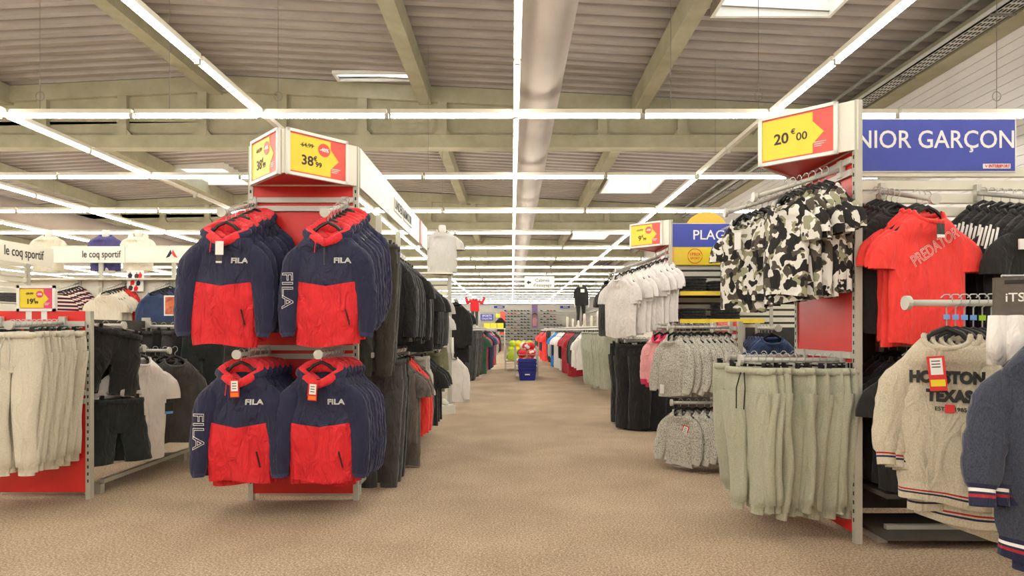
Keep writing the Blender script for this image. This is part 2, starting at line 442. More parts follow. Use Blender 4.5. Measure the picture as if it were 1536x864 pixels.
for x, y, w_ in ((-5.65, 7.66, 'thin suspension cable with a loop above the leftmost cross light'), (-2.8, 7.66, 'thin cable with a loop beside the crossing above the yellow price signs'),
                 (2.95, 7.66, 'thin cable with a loop beside the crossing left of the 20 euro sign'), (5.8, 7.66, 'thin cable with a loop above the blue junior sign'),
                 (-1.4, 10.7, 'thin cable left of the central light line, second cross row'), (3.4, 10.7, 'thin cable at the second cross row right of the duct'),
                 (-1.5, 13.76, 'thin cable at the third cross row left of the central line'), (-4.1, 7.66, 'thin plain cable above the first cross row between two light lines'), (1.9, 7.66, 'thin plain cable right of the duct above the first cross row')):
    cable(x, y, w_, 'loop' in w_)

# ------------------------------------------------------------------ garments: prototypes made once, spawned many times
def nz(x, y, z): return noise.noise(Vector((x, y, z)))
def body_mesh(m, W=.46, L=.72, z0=-.1, nw=.085, drop=.085, D=.06, dip=.06, flare=0., hemin=0., A=.012, seed=0., nu=36, bands=(), rib=None, rows=13, hemwave=.012):
    """the trunk of a top: rings from hem to neckline, flattened, with hanging folds"""
    mb = MB(); zs = z0-drop-.03; zh = z0-L
    rings = []
    z = zh
    for h, bm_ in bands: rings.append((z, W/2*(1-hemin), D*.9, 0, bm_)); z += h
    zb = z; step0 = .02 if hemin else .0
    for i in range(rows+1):
        g = i/rows; zz = zb+(zs-zb)*g
        w = W/2*(1+flare*(1-g))
        if hemin and g < .12: w *= 1-hemin*(1-g/.12)**1.5
        rings.append((zz, w, D*(.85+.25*math.sin(math.pi*min(1, g*1.1))), 0, m))
    for i in range(1, 10):
        s_ = i/9; w = W/2+(nw-W/2)*s_
        zz = z0-(drop+.03)*max(0., (w-nw)/(W/2-nw))**1.25
        rings.append((zz, w, D*1.0*(1-s_)**.7+.052*s_, s_, m))
    n = nu
    for k, (zz, w, d, s_, _) in enumerate(rings):
        g = max(0., min(1., (zs-zz)/(zs-zh)))
        for j in range(n):
            a = 2*math.pi*j/n; c, sn = math.cos(a), math.sin(a)
            x = w*math.copysign(abs(c)**.75, c); y = d*math.copysign(abs(sn)**.8, sn); sd = 1 if sn > 0 else -1
            if s_ == 0:
                f = 1.35*A*(.2+g)*(math.sin(x*24+seed*3+zz*3+1.5*nz(seed, zz*3, x*3))+.55*math.sin(x*55+seed*5+zz*6))*abs(sn)
                y += (sd*.35+.65)*f+.022*nz(x*5+seed*7, zz*4, sd*2+seed)*abs(sn)
                y += .02*g*math.sin(x*9+seed*4)
                x += .008*nz(seed*3, zz*7, sd)*(1 if c > 0 else -1)
                zz2 = zz+hemwave*(1-min(1, (zz-zh)/.1))*math.sin(x*13+seed*2)*(1 if zz-zh < .1 else 0)
            else:
                zz2 = zz-(dip if sn < 0 else .012)*abs(sn)**.8*s_**2
                y += .008*nz(x*9+seed, zz*8, sd)*(1-s_)
            mb.v.append((x, y, zz2))
    for k in range(len(rings)-1):
        mi = mb.m(rings[k][4])
        for j in range(n):
            j2 = (j+1) % n; mb.face((k*n+j, k*n+j2, (k+1)*n+j2, (k+1)*n+j), mi)
    return mb.mesh('body', True)
def sleeve_mesh(m, side, W, z0, drop, length=.58, r0=(.085, .062), r1=(.052, .036), spread=.05, bands=(), seed=0., n=14, rows=14, cuffin=.72, fwd=.03, short=False, A=.010):
    """a sleeve hanging from the shoulder; bands = (length, material) from the cuff up"""
    mb = MB(); sx = W/2-.055; sz = z0-drop+.01
    def P(t):
        if short: return Vector((side*(sx-.015+spread*math.sin(t*1.57)*1.5), -.01*t, sz-.01-length*t))
        return Vector((side*(sx-.03+.042*min(1, t*4)+spread*math.sin(t*1.9)), -fwd*t*t, sz-.0-length*t))
    ts = sorted(set([i/rows for i in range(rows+1)]+[.03, .1]))
    L = length; bt = []; acc = 0
    for h, bm_ in bands: bt.append((1-(acc+h)/L, 1-acc/L, bm_)); acc += h
    if bt:
        lim = bt[-1][0]; ts = [t*lim for t in ts]
        for a, b_, _ in reversed(bt): ts.append(b_)
    for t in ts:
        p = P(t); q = (P(min(1, t+.02))-P(max(0, t-.02))).normalized()
        ax = q.cross(Vector((0, 1, 0))).normalized(); ay = ax.cross(q)
        rx = r0[0]+(r1[0]-r0[0])*t; ry = r0[1]+(r1[1]-r0[1])*t
        if bt and t > lim+1e-4: rx *= cuffin; ry *= cuffin
        if bt and abs(t-lim) < 1e-4: rx *= .9; ry *= .9
        cap = min(1., .25+.75*min(1., t*length/.11)**.6); rx *= cap; ry *= cap
        for j in range(n):
            a = 2*math.pi*j/n
            k = 1+(A*8)*nz(math.cos(a)*1.5+seed, math.sin(a)*1.5+side, t*7+seed)+(0 if short else .05*math.sin(t*40+3*math.cos(a)+seed)*math.exp(-((t-.5)/.25)**2))
            mb.v.append(tuple(p+ax*rx*k*math.cos(a)+ay*ry*k*math.sin(a)))
    for i in range(len(ts)-1):
        tm = (ts[i]+ts[i+1])/2; name = m
        for a, b_, bm_ in bt:
            if a <= tm <= b_: name = bm_
        mi = mb.m(name)
        for j in range(n):
            j2 = (j+1) % n; mb.face((i*n+j, (i+1)*n+j, (i+1)*n+j2, i*n+j2), mi)
    return mb.mesh('sleeve', True)
def collar_mesh(m, nw, z0, dip, r=.011, h=1.4, back=.012):
    mb = MB(); pts = []
    for i in range(25):
        a = 2*math.pi*i/24; sn = math.sin(a)
        pts.append((nw*math.copysign(abs(math.cos(a))**.75, math.cos(a)), .052*sn, z0-(dip if sn < 0 else back)*abs(sn)**.8+.003))
    return mb.tube(pts, [(r, r*h)]*25, m, 6, False).mesh('collar', True)
def hood_mesh(m, z0, outer=None, fat=1.):
    """a hood folded open round the neck: high behind, its edges crossing in a V at the zip"""
    mb = MB(); mi = mb.m(m); mo = mb.m(outer or m); n = 12; N = 30
    for i in range(N+1):
        u = i/N; a = -math.pi/2+2*math.pi*u       # starts and ends at the front
        back = (1+math.sin(a))/2                   # 0 front, 1 back
        cx = (.105+.02*math.sin(back*3.14))*math.cos(a)*(.35+.65*min(1, back*2.2)); cy = .066*math.sin(a)
        cz = z0+.012-.115*(1-back)**1.3
        r1 = (.018+.022*math.sin(math.pi*min(1, back*1.2)))*fat; r2 = (.026+.022*back)*fat
        out = Vector((math.cos(a), math.sin(a)*.7, 0)).normalized()
        for j in range(n):
            b_ = 2*math.pi*j/n; k = 1+.16*nz(a*2.3, b_, 3.)
            p = Vector((cx, cy, cz))+out*r1*k*math.cos(b_)+Vector((0, 0, 1))*r2*k*math.sin(b_)
            mb.v.append(tuple(p))
    for i in range(N):
        for j in range(n):
            j2 = (j+1) % n; u = (i+.5)/N; bk = .5-.5*math.cos(2*math.pi*u); b_ = 2*math.pi*(j+.5)/n
            mb.face((i*n+j, (i+1)*n+j, (i+1)*n+j2, i*n+j2), mo if (bk > .22 and math.cos(b_) > -.1 and math.sin(b_) < .75) else mi)
    return mb.mesh('hood', True)
def hanger_meshes(half, z0, drop):
    a = MB().tube([(-half, 0, z0-drop*.95), (-half*.55, 0, z0-drop*.35), (-.05, 0, z0+.012), (0, 0, z0+.035), (.05, 0, z0+.012), (half*.55, 0, z0-drop*.35), (half, 0, z0-drop*.95)], [(.011, .008)]*7, 'plastic_black', 6).mesh('hanger')
    h = MB().tube([(0, 0, z0+.03), (0, 0, -.035), (.018, 0, -.018), (.02, 0, .004), (.008, 0, .018), (-.008, 0, .018), (-.02, 0, .004)], .0028, 'chrome', 5).mesh('hook')
    return a, h
def clip_hanger(half, z0):
    a = MB().tube([(-half, 0, z0+.022), (half, 0, z0+.022)], .004, 'chrome', 6)
    for s_ in (-1, 1): a.box((s_*half*.8-.012, -.014, z0-.025), (s_*half*.8+.012, .014, z0+.03), 'plastic_black')
    h = MB().tube([(0, 0, z0+.022), (0, 0, -.035), (.018, 0, -.018), (.02, 0, .004), (.008, 0, .018), (-.008, 0, .018), (-.02, 0, .004)], .0028, 'chrome', 5).mesh('hook')
    return a.mesh('hanger'), h
def card(w, h, loc, m='ink_white', m2=None, rot=0):
    mb = MB(); mb.box((-w/2, -.001, -h), (w/2, .001, 0), m)
    if m2: mb.box((-w/2, -.0025, -h), (w/2, -.001, -h*.78), m2); 
    c, s_ = math.cos(rot), math.sin(rot)
    mb.v = [(x*c-z*s_+loc[0], y+loc[1], x*s_+z*c+loc[2]) for x, y, z in mb.v]
    return mb.mesh('price_tag')
def lettered_card(loc, rot=0):
    mb = MB().box((-.028, -.002, -.11), (.028, .0, 0), 'ink_red').box((-.021, -.003, -.072), (.021, -.002, -.008), 'ink_white')
    mb.box((-.023, -.003, -.105), (.023, -.002, -.082), 'tab_orange')
    for k in range(3): mb.box((-.014, -.0035, -.026-k*.016), (.012, -.003, -.021-k*.016), 'ink_dark')
    c, s_ = math.cos(rot), math.sin(rot)
    mb.v = [(x*c-z*s_+loc[0], y+loc[1], x*s_+z*c+loc[2]) for x, y, z in mb.v]
    return mb.mesh('price_tag')
P = {}
def top(key, name, cat, m, W=.46, L=.70, z0=-.1, nw=.085, drop=.115, D=.042, dip=.06, sm=None, long=False, slen=None, seed=1., bands=(), cuffs=(), collar=None, hood=None, prints=(), sprints=(), tags=(), lo=False, spread=None, hemin=0., A=.012, flare=0., r0=None, sleeves=True, hang=True, extra=(), fwd=.03):
    sm = sm or m
    nu, rows = (22, 7) if lo else (44, 15)
    body = body_mesh(m, W, L, z0, nw, drop, D, dip, flare, hemin, A, seed, nu, bands, rows=rows)
    subs = []
    for txt, size, mt, cx, cz, rot, kw in prints:
        subs.append(('lettering', stick(text_mesh(txt, size, mt, **kw), body, cx, cz, rot)))
    parts = [('body', body, subs)]
    if sleeves:
        for sd in (-1, 1):
            if long: sl = sleeve_mesh(sm, sd, W, z0, drop, slen or .56, r0 or (.085, max(.03, D*.8)), (.050, max(.024, D*.55)), spread if spread is not None else .045, cuffs, seed+sd, 10 if lo else 14, 6 if lo else 16, fwd=fwd)
            else: sl = sleeve_mesh(sm, sd, W, z0, drop, slen or .2, r0 or (.088, max(.026, D*.75)), (.080, max(.024, D*.7)), spread if spread is not None else .075, cuffs, seed+sd, 10 if lo else 14, 4 if lo else 8, cuffin=1., short=True)
            ss = []
            if sd == -1:
                for txt, size, mt, cx, cz, rot, kw in sprints: ss.append(('lettering', stick(text_mesh(txt, size, mt, **kw), sl, cx, cz, rot)))
            parts.append(('sleeve', sl, ss))
    if collar: parts.append(('collar', collar_mesh(collar, nw, z0, dip), []))
    if hood: parts.append(('hood', hood_mesh(hood, z0, sm), []))
    if hang:
        a, h = hanger_meshes(W*.43, z0, drop); parts.append(('hanger', a, [('hook', h)]))
    for t_ in tags: parts.append(('price_tag', t_, []))
    for nm, me in extra: parts.append((nm, me, []))
    P[key] = (name, cat, parts); return key
def trousers(key, name, m, W=.36, L=.95, z0=-.06, rise=.26, r0=(.098, .034), r1=(.062, .026), cuff=None, seed=1., short=False, tags=(), draw=False, lo=False, knee=True, cat='trousers'):
    mb = MB(); mi = mb.m(m); n = 16 if lo else 28; rows = 4 if lo else 8
    for k in range(rows+1):
        g = k/rows; z = z0-rise*g
        for j in range(n):
            a = 2*math.pi*j/n; c, sn = math.cos(a), math.sin(a)
            w = W/2*(.94+.10*g-.22*g**5); d = .026+.012*g-.018*g**5
            x = w*math.copysign(abs(c)**.7, c); y = d*math.copysign(abs(sn)**.8, sn)
            y += .007*math.sin(x*48+seed*5)*(1-g*.6)*(1 if sn > 0 else -1)+.014*nz(x*6+seed, z*6, seed)
            mb.v.append((x, y, z))
    for k in range(rows):
        for j in range(n):
            j2 = (j+1) % n; mb.face((k*n+j, (k+1)*n+j, (k+1)*n+j2, k*n+j2), mi)
    rl = 6 if lo else 14; nl = 10 if lo else 16; top_ = z0-rise*.55; bot = z0-L
    cm = mb.m(cuff) if cuff else mi
    for sd in (-1, 1):
        k0 = len(mb.v)
        ts = [i/rl for i in range(rl+1)]
        if cuff and not short: ts = [t*.93 for t in ts]+[.935, 1.]
        for t in ts:
            z = top_+(bot-top_)*t
            cx = sd*(W*.26+(.045*t if short else -.02*t)); cy = .012*math.sin(t*5+seed*2)*1.2
            rx = r0[0]+(r1[0]-r0[0])*t; ry = r0[1]+(r1[1]-r0[1])*t
            if cuff and not short and t > .932: rx *= .8; ry *= .85
            for j in range(nl):
                a = 2*math.pi*j/nl
                q = 1+.16*nz(math.cos(a)*1.6+seed, math.sin(a)*1.6+sd, t*4+seed)+(.045*math.exp(-((t-.5)/.03)**2) if knee and not short else 0)
                mb.v.append((cx+rx*q*math.cos(a), cy+ry*q*math.sin(a), z))
        for i in range(len(ts)-1):
            for j in range(nl):
                j2 = (j+1) % nl; mb.face((k0+i*nl+j, k0+(i+1)*nl+j, k0+(i+1)*nl+j2, k0+i*nl+j2), cm if (cuff and not short and ts[i] > .929) else mi)
    parts = [('legs', mb.mesh('legs', True), [])]
    wb = MB(); pts = [(W/2*.95*math.copysign(abs(math.cos(a))**.7, math.cos(a)), .038*math.sin(a)*1.05, z0-.02) for a in [2*math.pi*i/24 for i in range(25)]]
    wb.tube(pts, [(.006, .022)]*25, cuff or m, 6, False); parts.append(('waistband', wb.mesh('waistband', True), []))
    if draw:
        d = MB()
        for s_ in (-1, 1): d.tube([(s_*.012, -.052, z0-.03), (s_*.03, -.066, z0-.12), (s_*.026, -.07, z0-.24)], .004, draw, 5)
        parts.append(('drawstring', d.mesh('drawstring'), []))
    a, h = clip_hanger(W*.42, z0); parts.append(('hanger', a, [('hook', h)]))
    for t_ in tags: parts.append(('price_tag', t_, []))
    P[key] = (name, cat, parts); return key
def spawn(key, loc, rz, label, group=None, scale=1., tilt=0., lean=0.):
    name, cat, parts = P[key]
    t = thing(name, label, cat, loc, rz, group)
    t.rotation_euler = (lean, tilt, rz)
    if scale != 1: t.scale = (scale,)*3
    for nm, me, subs in parts:
        o = obj(nm, me, t)
        for n2, m2 in subs: obj(n2, m2, o)
    return t
def row(keys, p0, p1, n, rz, fmt, group, first=None, jit=6, scale=1., last=None):
    """n garments along a bar from p0 (its free end) to p1"""
    p0, p1 = Vector(p0), Vector(p1); out = []
    for i in range(n):
        p = p0.lerp(p1, i/max(1, n-1))
        k = keys[min(i, len(keys)-1)] if i < len(keys) else keys[-1-(i % max(1, min(2, len(keys))))]
        lab = first if (i == 0 and first) else fmt.format(o=ORD[i] if i < 20 else str(i+1)+'th')
        j = (random.random()-.5)*2
        out.append(spawn(k, (p.x, p.y, p.z), rz+R(jit*1.5*j*(.3 if i == 0 else 1)), lab, group, scale*(1+.02*j*(i > 0)), R(1.5*j)))
    return out

fila = dict(outline=.0016, squeeze=1.25)
def windbreaker(key, seed, pr=True, sleeve=True, tags=(), L=.75, D=.034):
    zip_ = MB().tube([(0, -.078, -.235), (0, -.082, -.34)], .005, 'plastic_black', 5).mesh('zip')
    drw = MB().tube([(-.05, -.1, -.2), (-.055, -.105, -.27)], .003, 'red', 5).mesh('drawstring')
    pk = MB().bar((.13, -.075, -.62), (.155, -.073, -.72), .006, .012, 'plastic_black').mesh('pocket_zip')
    top(key, 'windbreaker_jacket', 'jacket', 'windbreaker', W=.44, L=L, drop=.12, D=D, sm='navy', long=True, slen=.585, seed=seed, hood='red', hemin=.02, spread=.075, r0=(.098, D+.006), dip=.08, cuffs=((.025, 'navy_lining'),),
        prints=((('FILA', .046, 'ink_white', .105, -.315, 0, fila),) if pr else ()), sprints=((('FILA', .10, 'ink_white', -.245, -.5, R(-90), fila),) if sleeve else ()), A=.017, flare=-.06,
        tags=tags, extra=((('zip', zip_), ('drawstring', drw)) if pr else ()) + ((('pocket_zip', pk),) if pr else ()))
windbreaker(D=.052, key='wbA', seed=1.2, pr=True, sleeve=False, tags=(card(.05, .085, (.005, -.105, -.2)), card(.036, .05, (.0, -.1, -.285), 'charcoal', 'ink_white')))
windbreaker(D=.052, key='wbB', seed=2.7, pr=True, sleeve=True)
windbreaker(D=.052, key='wbC', seed=4.1, pr=True, sleeve=True, tags=(lettered_card((.0, -.1, -.17), .03),), L=.72)
windbreaker(D=.052, key='wbD', seed=5.3, pr=True, sleeve=False, tags=(lettered_card((-.02, -.1, -.19), -.08),), L=.72)
windbreaker('wbx', 6.4, False, False); windbreaker('wby', 7.9, False, False)
trousers('sweat_cream', 'sweatpants', 'heather_cream', .37, .92, cuff='heather_cream', seed=1.3, draw='grey_light'); trousers('sweat_cream2', 'sweatpants', 'heather_cream', .37, .92, cuff='heather_cream', seed=3.1)
trousers('sweat_sage', 'sweatpants', 'heather_sage', .33, .84, cuff='heather_sage', seed=2.2, draw='black', r0=(.088, .032), r1=(.055, .026)); trousers('sweat_sage2', 'sweatpants', 'heather_sage', .33, .84, cuff='heather_sage', seed=4.4, r0=(.088, .032), r1=(.055, .026))
trousers('sweat_sage3', 'sweatpants', 'heather_sage', .33, .88, cuff='heather_sage', seed=5.4, r0=(.09, .032), r1=(.055, .026), tags=(card(.045, .06, (.0, -.07, -.08), 'ink_red'),))
trousers('sweat_sage4', 'sweatpants', 'heather_sage', .33, .86, cuff='heather_sage', seed=7.4, r0=(.09, .032), r1=(.055, .026), tags=(card(.06, .065, (.05, -.07, -.07)),))
trousers('shorts_black', 'shorts', 'black', .36, .47, r0=(.095, .04), r1=(.098, .048), short=True, seed=1.9, cat='shorts'); trousers('shorts_dark', 'shorts', 'black_green', .36, .48, r0=(.095, .04), r1=(.096, .044), short=True, seed=3.3, cat='shorts')
trousers('shorts_pale', 'shorts', 'grey_light', .36, .42, r0=(.095, .04), r1=(.096, .044), short=True, seed=3.7, cat='shorts'); trousers('shorts_olive', 'shorts', 'olive', .36, .44, r0=(.095, .04), r1=(.096, .044), short=True, seed=4.7, cat='shorts')
trousers('trousers_black', 'trousers', 'black', .40, 1.02, r0=(.11, .055), r1=(.1, .045), seed=2.9, knee=False, tags=(card(.035, .11, (.04, -.06, -.05), 'ink_white', 'ink_red'),)); trousers('trousers_black2', 'trousers', 'black', .40, 1.02, r0=(.11, .055), r1=(.1, .045), seed=5.9, knee=False)
for k, m_ in (('charcoal', 'charcoal'), ('olive', 'dark_olive'), ('sage', 'grey_green'), ('black', 'black'), ('green', 'black_green')):
    trousers('long_'+k, 'trousers', m_, .36, .98, seed=len(k)*1.3, lo=True, knee=False)
top('camo', 'camouflage_tee', 't-shirt', 'camo', .34, .56, drop=.09, seed=1., spread=.06, slen=.17, collar='camo'); top('camo2', 'camouflage_tee', 't-shirt', 'camo', .34, .60, drop=.09, seed=3., spread=.06, slen=.17, collar='camo')
top('camo_tag', 'camouflage_tee', 't-shirt', 'camo', .34, .60, drop=.09, seed=5., spread=.06, slen=.17, collar='camo', tags=(card(.05, .11, (.02, -.085, -.19)),))
top('tee_red', 't_shirt', 't-shirt', 'red_tee', .45, .72, seed=2., slen=.2, spread=.08, collar='red_tee', A=.008, prints=(('PREDATOR', .088, 'ink_white', .01, -.29, R(34), dict(outline=.0014, squeeze=.72)),), tags=(card(.045, .075, (.0, -.09, -.17), 'charcoal', 'ink_white'),))
top('tee_red2', 't_shirt', 't-shirt', 'red_tee', .46, .73, seed=4., slen=.2, spread=.08, collar='red_tee', A=.009)
def stripes3(seed):
    mb = MB()
    for k in range(3): mb.bar((-.20-.022*k-.04, -.062, -.185-.008*k), (-.255-.022*k-.01, -.064, -.30+.0*k), .012, .002, 'ink_white')
    return mb.mesh('sleeve_stripes')
top('tee_black', 't_shirt', 't-shirt', 'black', .46, .70, seed=3., slen=.21, spread=.08, collar='black'); top('tee_black2', 't_shirt', 't-shirt', 'black', .46, .72, seed=6., slen=.21, spread=.08, collar='black')
top('tee_black3', 't_shirt', 't-shirt', 'black', .46, .70, seed=8., slen=.21, spread=.08, collar='black', extra=(('sleeve_stripes', stripes3(1)),))
top('tee_black4', 't_shirt', 't-shirt', 'black', .46, .70, seed=9., slen=.21, spread=.08, collar='black', extra=(('chest_stripe', MB().box((-.2, -.082, -.3), (.2, -.07, -.245), 'ink_white').mesh('chest_stripe')),))
top('tee_white', 't_shirt', 't-shirt', 'white', .48, .74, seed=2.5, slen=.22, spread=.075, collar='white', A=.016); top('tee_white2', 't_shirt', 't-shirt', 'white', .48, .76, seed=5.5, slen=.22, spread=.075, collar='white', A=.018)
top('tee_white_tag', 't_shirt', 't-shirt', 'white', .48, .80, seed=7.5, slen=.22, spread=.075, collar='white', A=.014, tags=(card(.07, .09, (.2, -.09, -.46), 'ink_black', 'tab_blue'),))
top('tee_navy', 't_shirt', 't-shirt', 'blue_dark', .44, .62, seed=2., slen=.18, collar='blue_dark')
st = ((.028, 'heather_sand'), (.008, 'navy'), (.006, 'heather_sand'), (.007, 'dark_red'), (.012, 'heather_sand'))
stn = ((.026, 'navy'), (.01, 'dark_red'), (.008, 'navy'), (.011, 'ink_white'), (.014, 'navy'))
def crew(key, seed, pr, tags=(), m='heather_sand', bands=st, L=.69):
    bl = dict(bold=-.0042, squeeze=.82)
    lg = MB().box((-.022, -.082, -.40), (.0, -.08, -.375), 'ink_red').box((0, -.082, -.40), (.022, -.08, -.375), 'ink_white').mesh('logo_patch')
    top(key, 'crewneck_sweatshirt', 'sweatshirt', m, .36, L, z0=-.155, nw=.08, drop=.095, D=.048, dip=.055, long=True, slen=.46, seed=seed, bands=bands, cuffs=bands, collar=m, hemin=.06, r0=(.078, .05), spread=.075, fwd=.07, tags=tags,
        prints=((('HOUSTON', .064, 'ink_black', .0, -.325, 0, bl), ('TEXAS', .064, 'ink_black', .01, -.40, 0, bl), ('EST     1985', .022, 'ink_black', .015, -.452, 0, dict(bold=.001)), ('\u25a0', .045, 'ink_red', .012, -.452, 0, dict())) if pr else ()),
        extra=(('neck_tape', MB().bar((-.055, .04, -.165), (.05, .045, -.168), .004, .014, 'tab_blue').mesh('neck_tape')),) if pr else ())
def promo():
    mb = MB().box((-.03, -.003, -.14), (.03, 0, 0), 'ink_red').box((-.021, -.004, -.075), (.021, -.003, -.008), 'ink_white').box((-.025, -.004, -.122), (.025, -.003, -.095), 'sign_yellow')
    for k in range(3): mb.box((-.016, -.0046, -.022-k*.012), (.014, -.004, -.018-k*.012), 'ink_dark')
    c, s_ = math.cos(.09), math.sin(.09); mb.v = [(x*c-z*s_-.035, y-.1, x*s_+z*c-.235) for x, y, z in mb.v]
    return mb.mesh('price_tag')
crew('crewA', 1.4, True, (promo(),)); crew('crewB', 3.4, False, (), L=.71); crew('crewC', 5.4, False, (card(.03, .045, (.12, -.075, -.66)),), L=.74)
crew('crewN', 2.4, False, (), 'heather_navy', stn, .72); crew('crewN2', 6.4, False, (), 'heather_navy', stn, .74)
top('fleece', 'fleece_jacket', 'jacket', 'fleece', .31, .50, nw=.07, drop=.055, D=.046, long=True, slen=.42, seed=1., bands=((.03, 'grey_light'),), cuffs=((.04, 'grey_light'),), collar='fleece', hemin=.08, r0=(.075, .045), spread=.075, fwd=.06)
top('fleece2', 'fleece_jacket', 'jacket', 'fleece', .31, .52, nw=.07, drop=.055, D=.046, long=True, slen=.44, seed=3., bands=((.03, 'grey_light'),), cuffs=((.04, 'grey_light'),), collar='fleece', hemin=.08, r0=(.075, .045), spread=.075, fwd=.06, tags=(card(.045, .08, (-.06, -.08, -.52)),))
top('fleece_tag', 'fleece_jacket', 'jacket', 'fleece', .31, .50, nw=.07, drop=.055, D=.046, long=True, slen=.42, seed=6., bands=((.03, 'grey_light'),), cuffs=((.04, 'grey_light'),), collar='fleece', hemin=.08, r0=(.075, .045), spread=.075, fwd=.06, tags=(lettered_card((.02, -.09, -.22), -.3),))
top('pink', 'fleece_jacket', 'jacket', 'pink', .31, .50, nw=.07, drop=.055, D=.046, long=True, slen=.42, seed=8., bands=((.05, 'magenta'),), cuffs=((.05, 'magenta'),), collar='magenta', hemin=.05, r0=(.08, .06))
def simple(key, m, L=.70, long=False, name='t_shirt', cat='t-shirt', seed=None, **kw):
    top(key, name, cat, m, .45, L, long=long, seed=seed or random.random()*9, lo=True, collar=m, **kw)
for c in ('charcoal', 'black', 'brown_grey', 'maroon', 'dark_olive', 'black_green', 'navy', 'red_tee', 'dark_red', 'white', 'blue_dark', 'grey_light', 'green', 'blue_bright', 'denim', 'cream'):
    simple('t_'+c, c); simple('s_'+c, c, .70, True, 'sweatshirt', 'sweatshirt')
    simple('long_tee_'+c, c, .95)
simple('polo_white', 'cream', .68, seed=2.); simple('striped', 'stripe_tee', .7, True, 'striped_sweater', 'sweater', seed=4.)
top('tee_logo', 't_shirt', 't-shirt', 'black', .46, .7, seed=5., collar='black', lo=True, extra=(('chest_print', MB().box((-.11, -.088, -.38), (.11, -.08, -.2), 'grey_light').box((-.07, -.09, -.25), (.07, -.088, -.225), 'ink_black').box((-.07, -.09, -.33), (.07, -.088, -.305), 'ink_black').box((-.07, -.09, -.3), (-.02, -.088, -.26), 'ink_black').box((.02, -.09, -.3), (.07, -.088, -.26), 'ink_black').mesh('chest_print')),))

# ------------------------------------------------------------------ shop fittings
slat_me = {}
def arm_part(t, p, d, z0, z1, length, knob=True):
    """a face-out arm: bracket at p on the panel, rod along direction d"""
    p = Vector((p[0], p[1], z0)); d = Vector((d[0], d[1], 0)).normalized(); q = p+d*length; q.z = z1
    a = MB().tube([p, q], .014, 'steel_beige', 10).build('arm', t, True)
    MB().bar(p+d*.0+Vector((0, 0, -.05)), p+d*.0+Vector((0, 0, .05)), .045, .03, 'steel_beige').build('bracket', a)
    if knob: MB().tube([q-d*.004, q+d*.014], .03, 'steel_beige', 14).build('end_cap', a)
def upright(t, x, y, H, slots=True, face=-1, w=.035):
    u = MB().box((x-w/2, y-.02, 0), (x+w/2, y+.02, H), 'post_beige').build('upright', t)
    if slots:
        mb = MB(); z = .12
        while z < H-.1: mb.box((x-.005, y+face*.0205-.001, z), (x+.005, y+face*.0205+.001, z+.022), 'slot_dark'); z += .05
        o = mb.build('slots', u); o['kind'] = 'stuff'
def gondola(name, label, loc, rz, length, H, header=False, rails=(), arms=(), side=True, slats=(0, 0), hz=(2.22, 2.5), panel_w=.77, side_header=True, center='board_cream', panel='panel_red', backp=True, feet=True, side_len=3.4):
    t = thing(name, label, 'display rack', loc, rz); w = panel_w/2
    MB().box((-w+.03, -.012, .05), (w-.03, .012, H if not header else hz[0]+.0), panel).build('end_panel', t)
    for sx in (-1, 1): upright(t, sx*(w-.015), 0, H if not header else hz[1])
    for z in rails: MB().box((-w+.03, -.034, z-.018), (w-.03, -.012, z+.018), 'steel_beige').build('rail', t)
    if header:
        for sx in (-1, 1):
            bd = MB(); k = [(sx*w, -.0), (0, -.41)]
            bd.bar((k[0][0], k[0][1], sum(hz)/2), (k[1][0], k[1][1], sum(hz)/2), .018, hz[1]-hz[0], 'board_white').build('header_board', t)
        MB().prism([], 0, 0, 'panel_red') if False else None
        m_ = MB(); mm = m_.m('panel_red'); m_.v = [(-w, .01, hz[0]+.012), (w, .01, hz[0]+.012), (0, -.40, hz[0]+.012), (-w, .01, hz[0]+.03), (w, .01, hz[0]+.03), (0, -.40, hz[0]+.03)]
        for f in ((0, 1, 2), (5, 4, 3), (0, 3, 4, 1), (1, 4, 5, 2), (2, 5, 3, 0)): m_.face(f, mm)
        m_.build('header_soffit', t)
        MB().box((-w, -.01, hz[0]), (w, .01, hz[1]), 'board_white').build('header_back', t)
        if side_header:
            y = 0.02
            while y < side_len:
                for sx in (-1, 1): MB().box((sx*w-.009, y+.004, hz[0]), (sx*w+.009, min(y+1.2, length)-.004, hz[1]), 'board_cream').build('header_panel', t)
                y += 1.2
    # spine: uprights, slats or back panel, feet
    y = .15; k = 0
    while y < length:
        MB().box((-.03, y-.02, .0), (.03, y+.02, H-.02 if not header else hz[1]-.02), 'post_beige').build('post', t)
        if feet: MB().box((-w+.02, y-.025, 0), (w-.02, y+.025, .07), 'post_beige').build('base_foot', t)
        y += 1.2; k += 1
    if slats[1]:
        z = slats[0]
        key = (round(length, 2),)
        if key not in slat_me: slat_me[key] = MB().box((-.022, .17, 0), (.022, length, .055), 'board_cream').mesh('slat')
        while z < slats[1]: obj('slat', slat_me[key], t, (0, 0, z)); z += .082
    if backp: MB().box((-.012, .17, .1), (.012, length, slats[0]-.02 if slats[1] else (H-.05 if not header else hz[0])), center).build('back_panel', t)
    MB().box((-w+.02, .17, .07), (-w+.05, length, .1), 'post_beige').build('base_rail', t); MB().box((w-.05, .17, .07), (w-.02, length, .1), 'post_beige').build('base_rail', t)
    for x, y, dx, dy, z0, z1, L in arms: arm_part(t, (x, y), (dx, dy), z0, z1, L)
    return t
def side_bar(t, x, ya, yb, z, sgn=1, reach=.45):
    MB().bar((x, ya, z), (x, yb, z), .014, .03, 'steel_beige').build('hang_rail', t)
    for y in (ya+.05, yb-.05): MB().bar((x, y, z), (x-sgn*reach, y, z), .02, .04, 'steel_beige').build('rail_bracket', t)
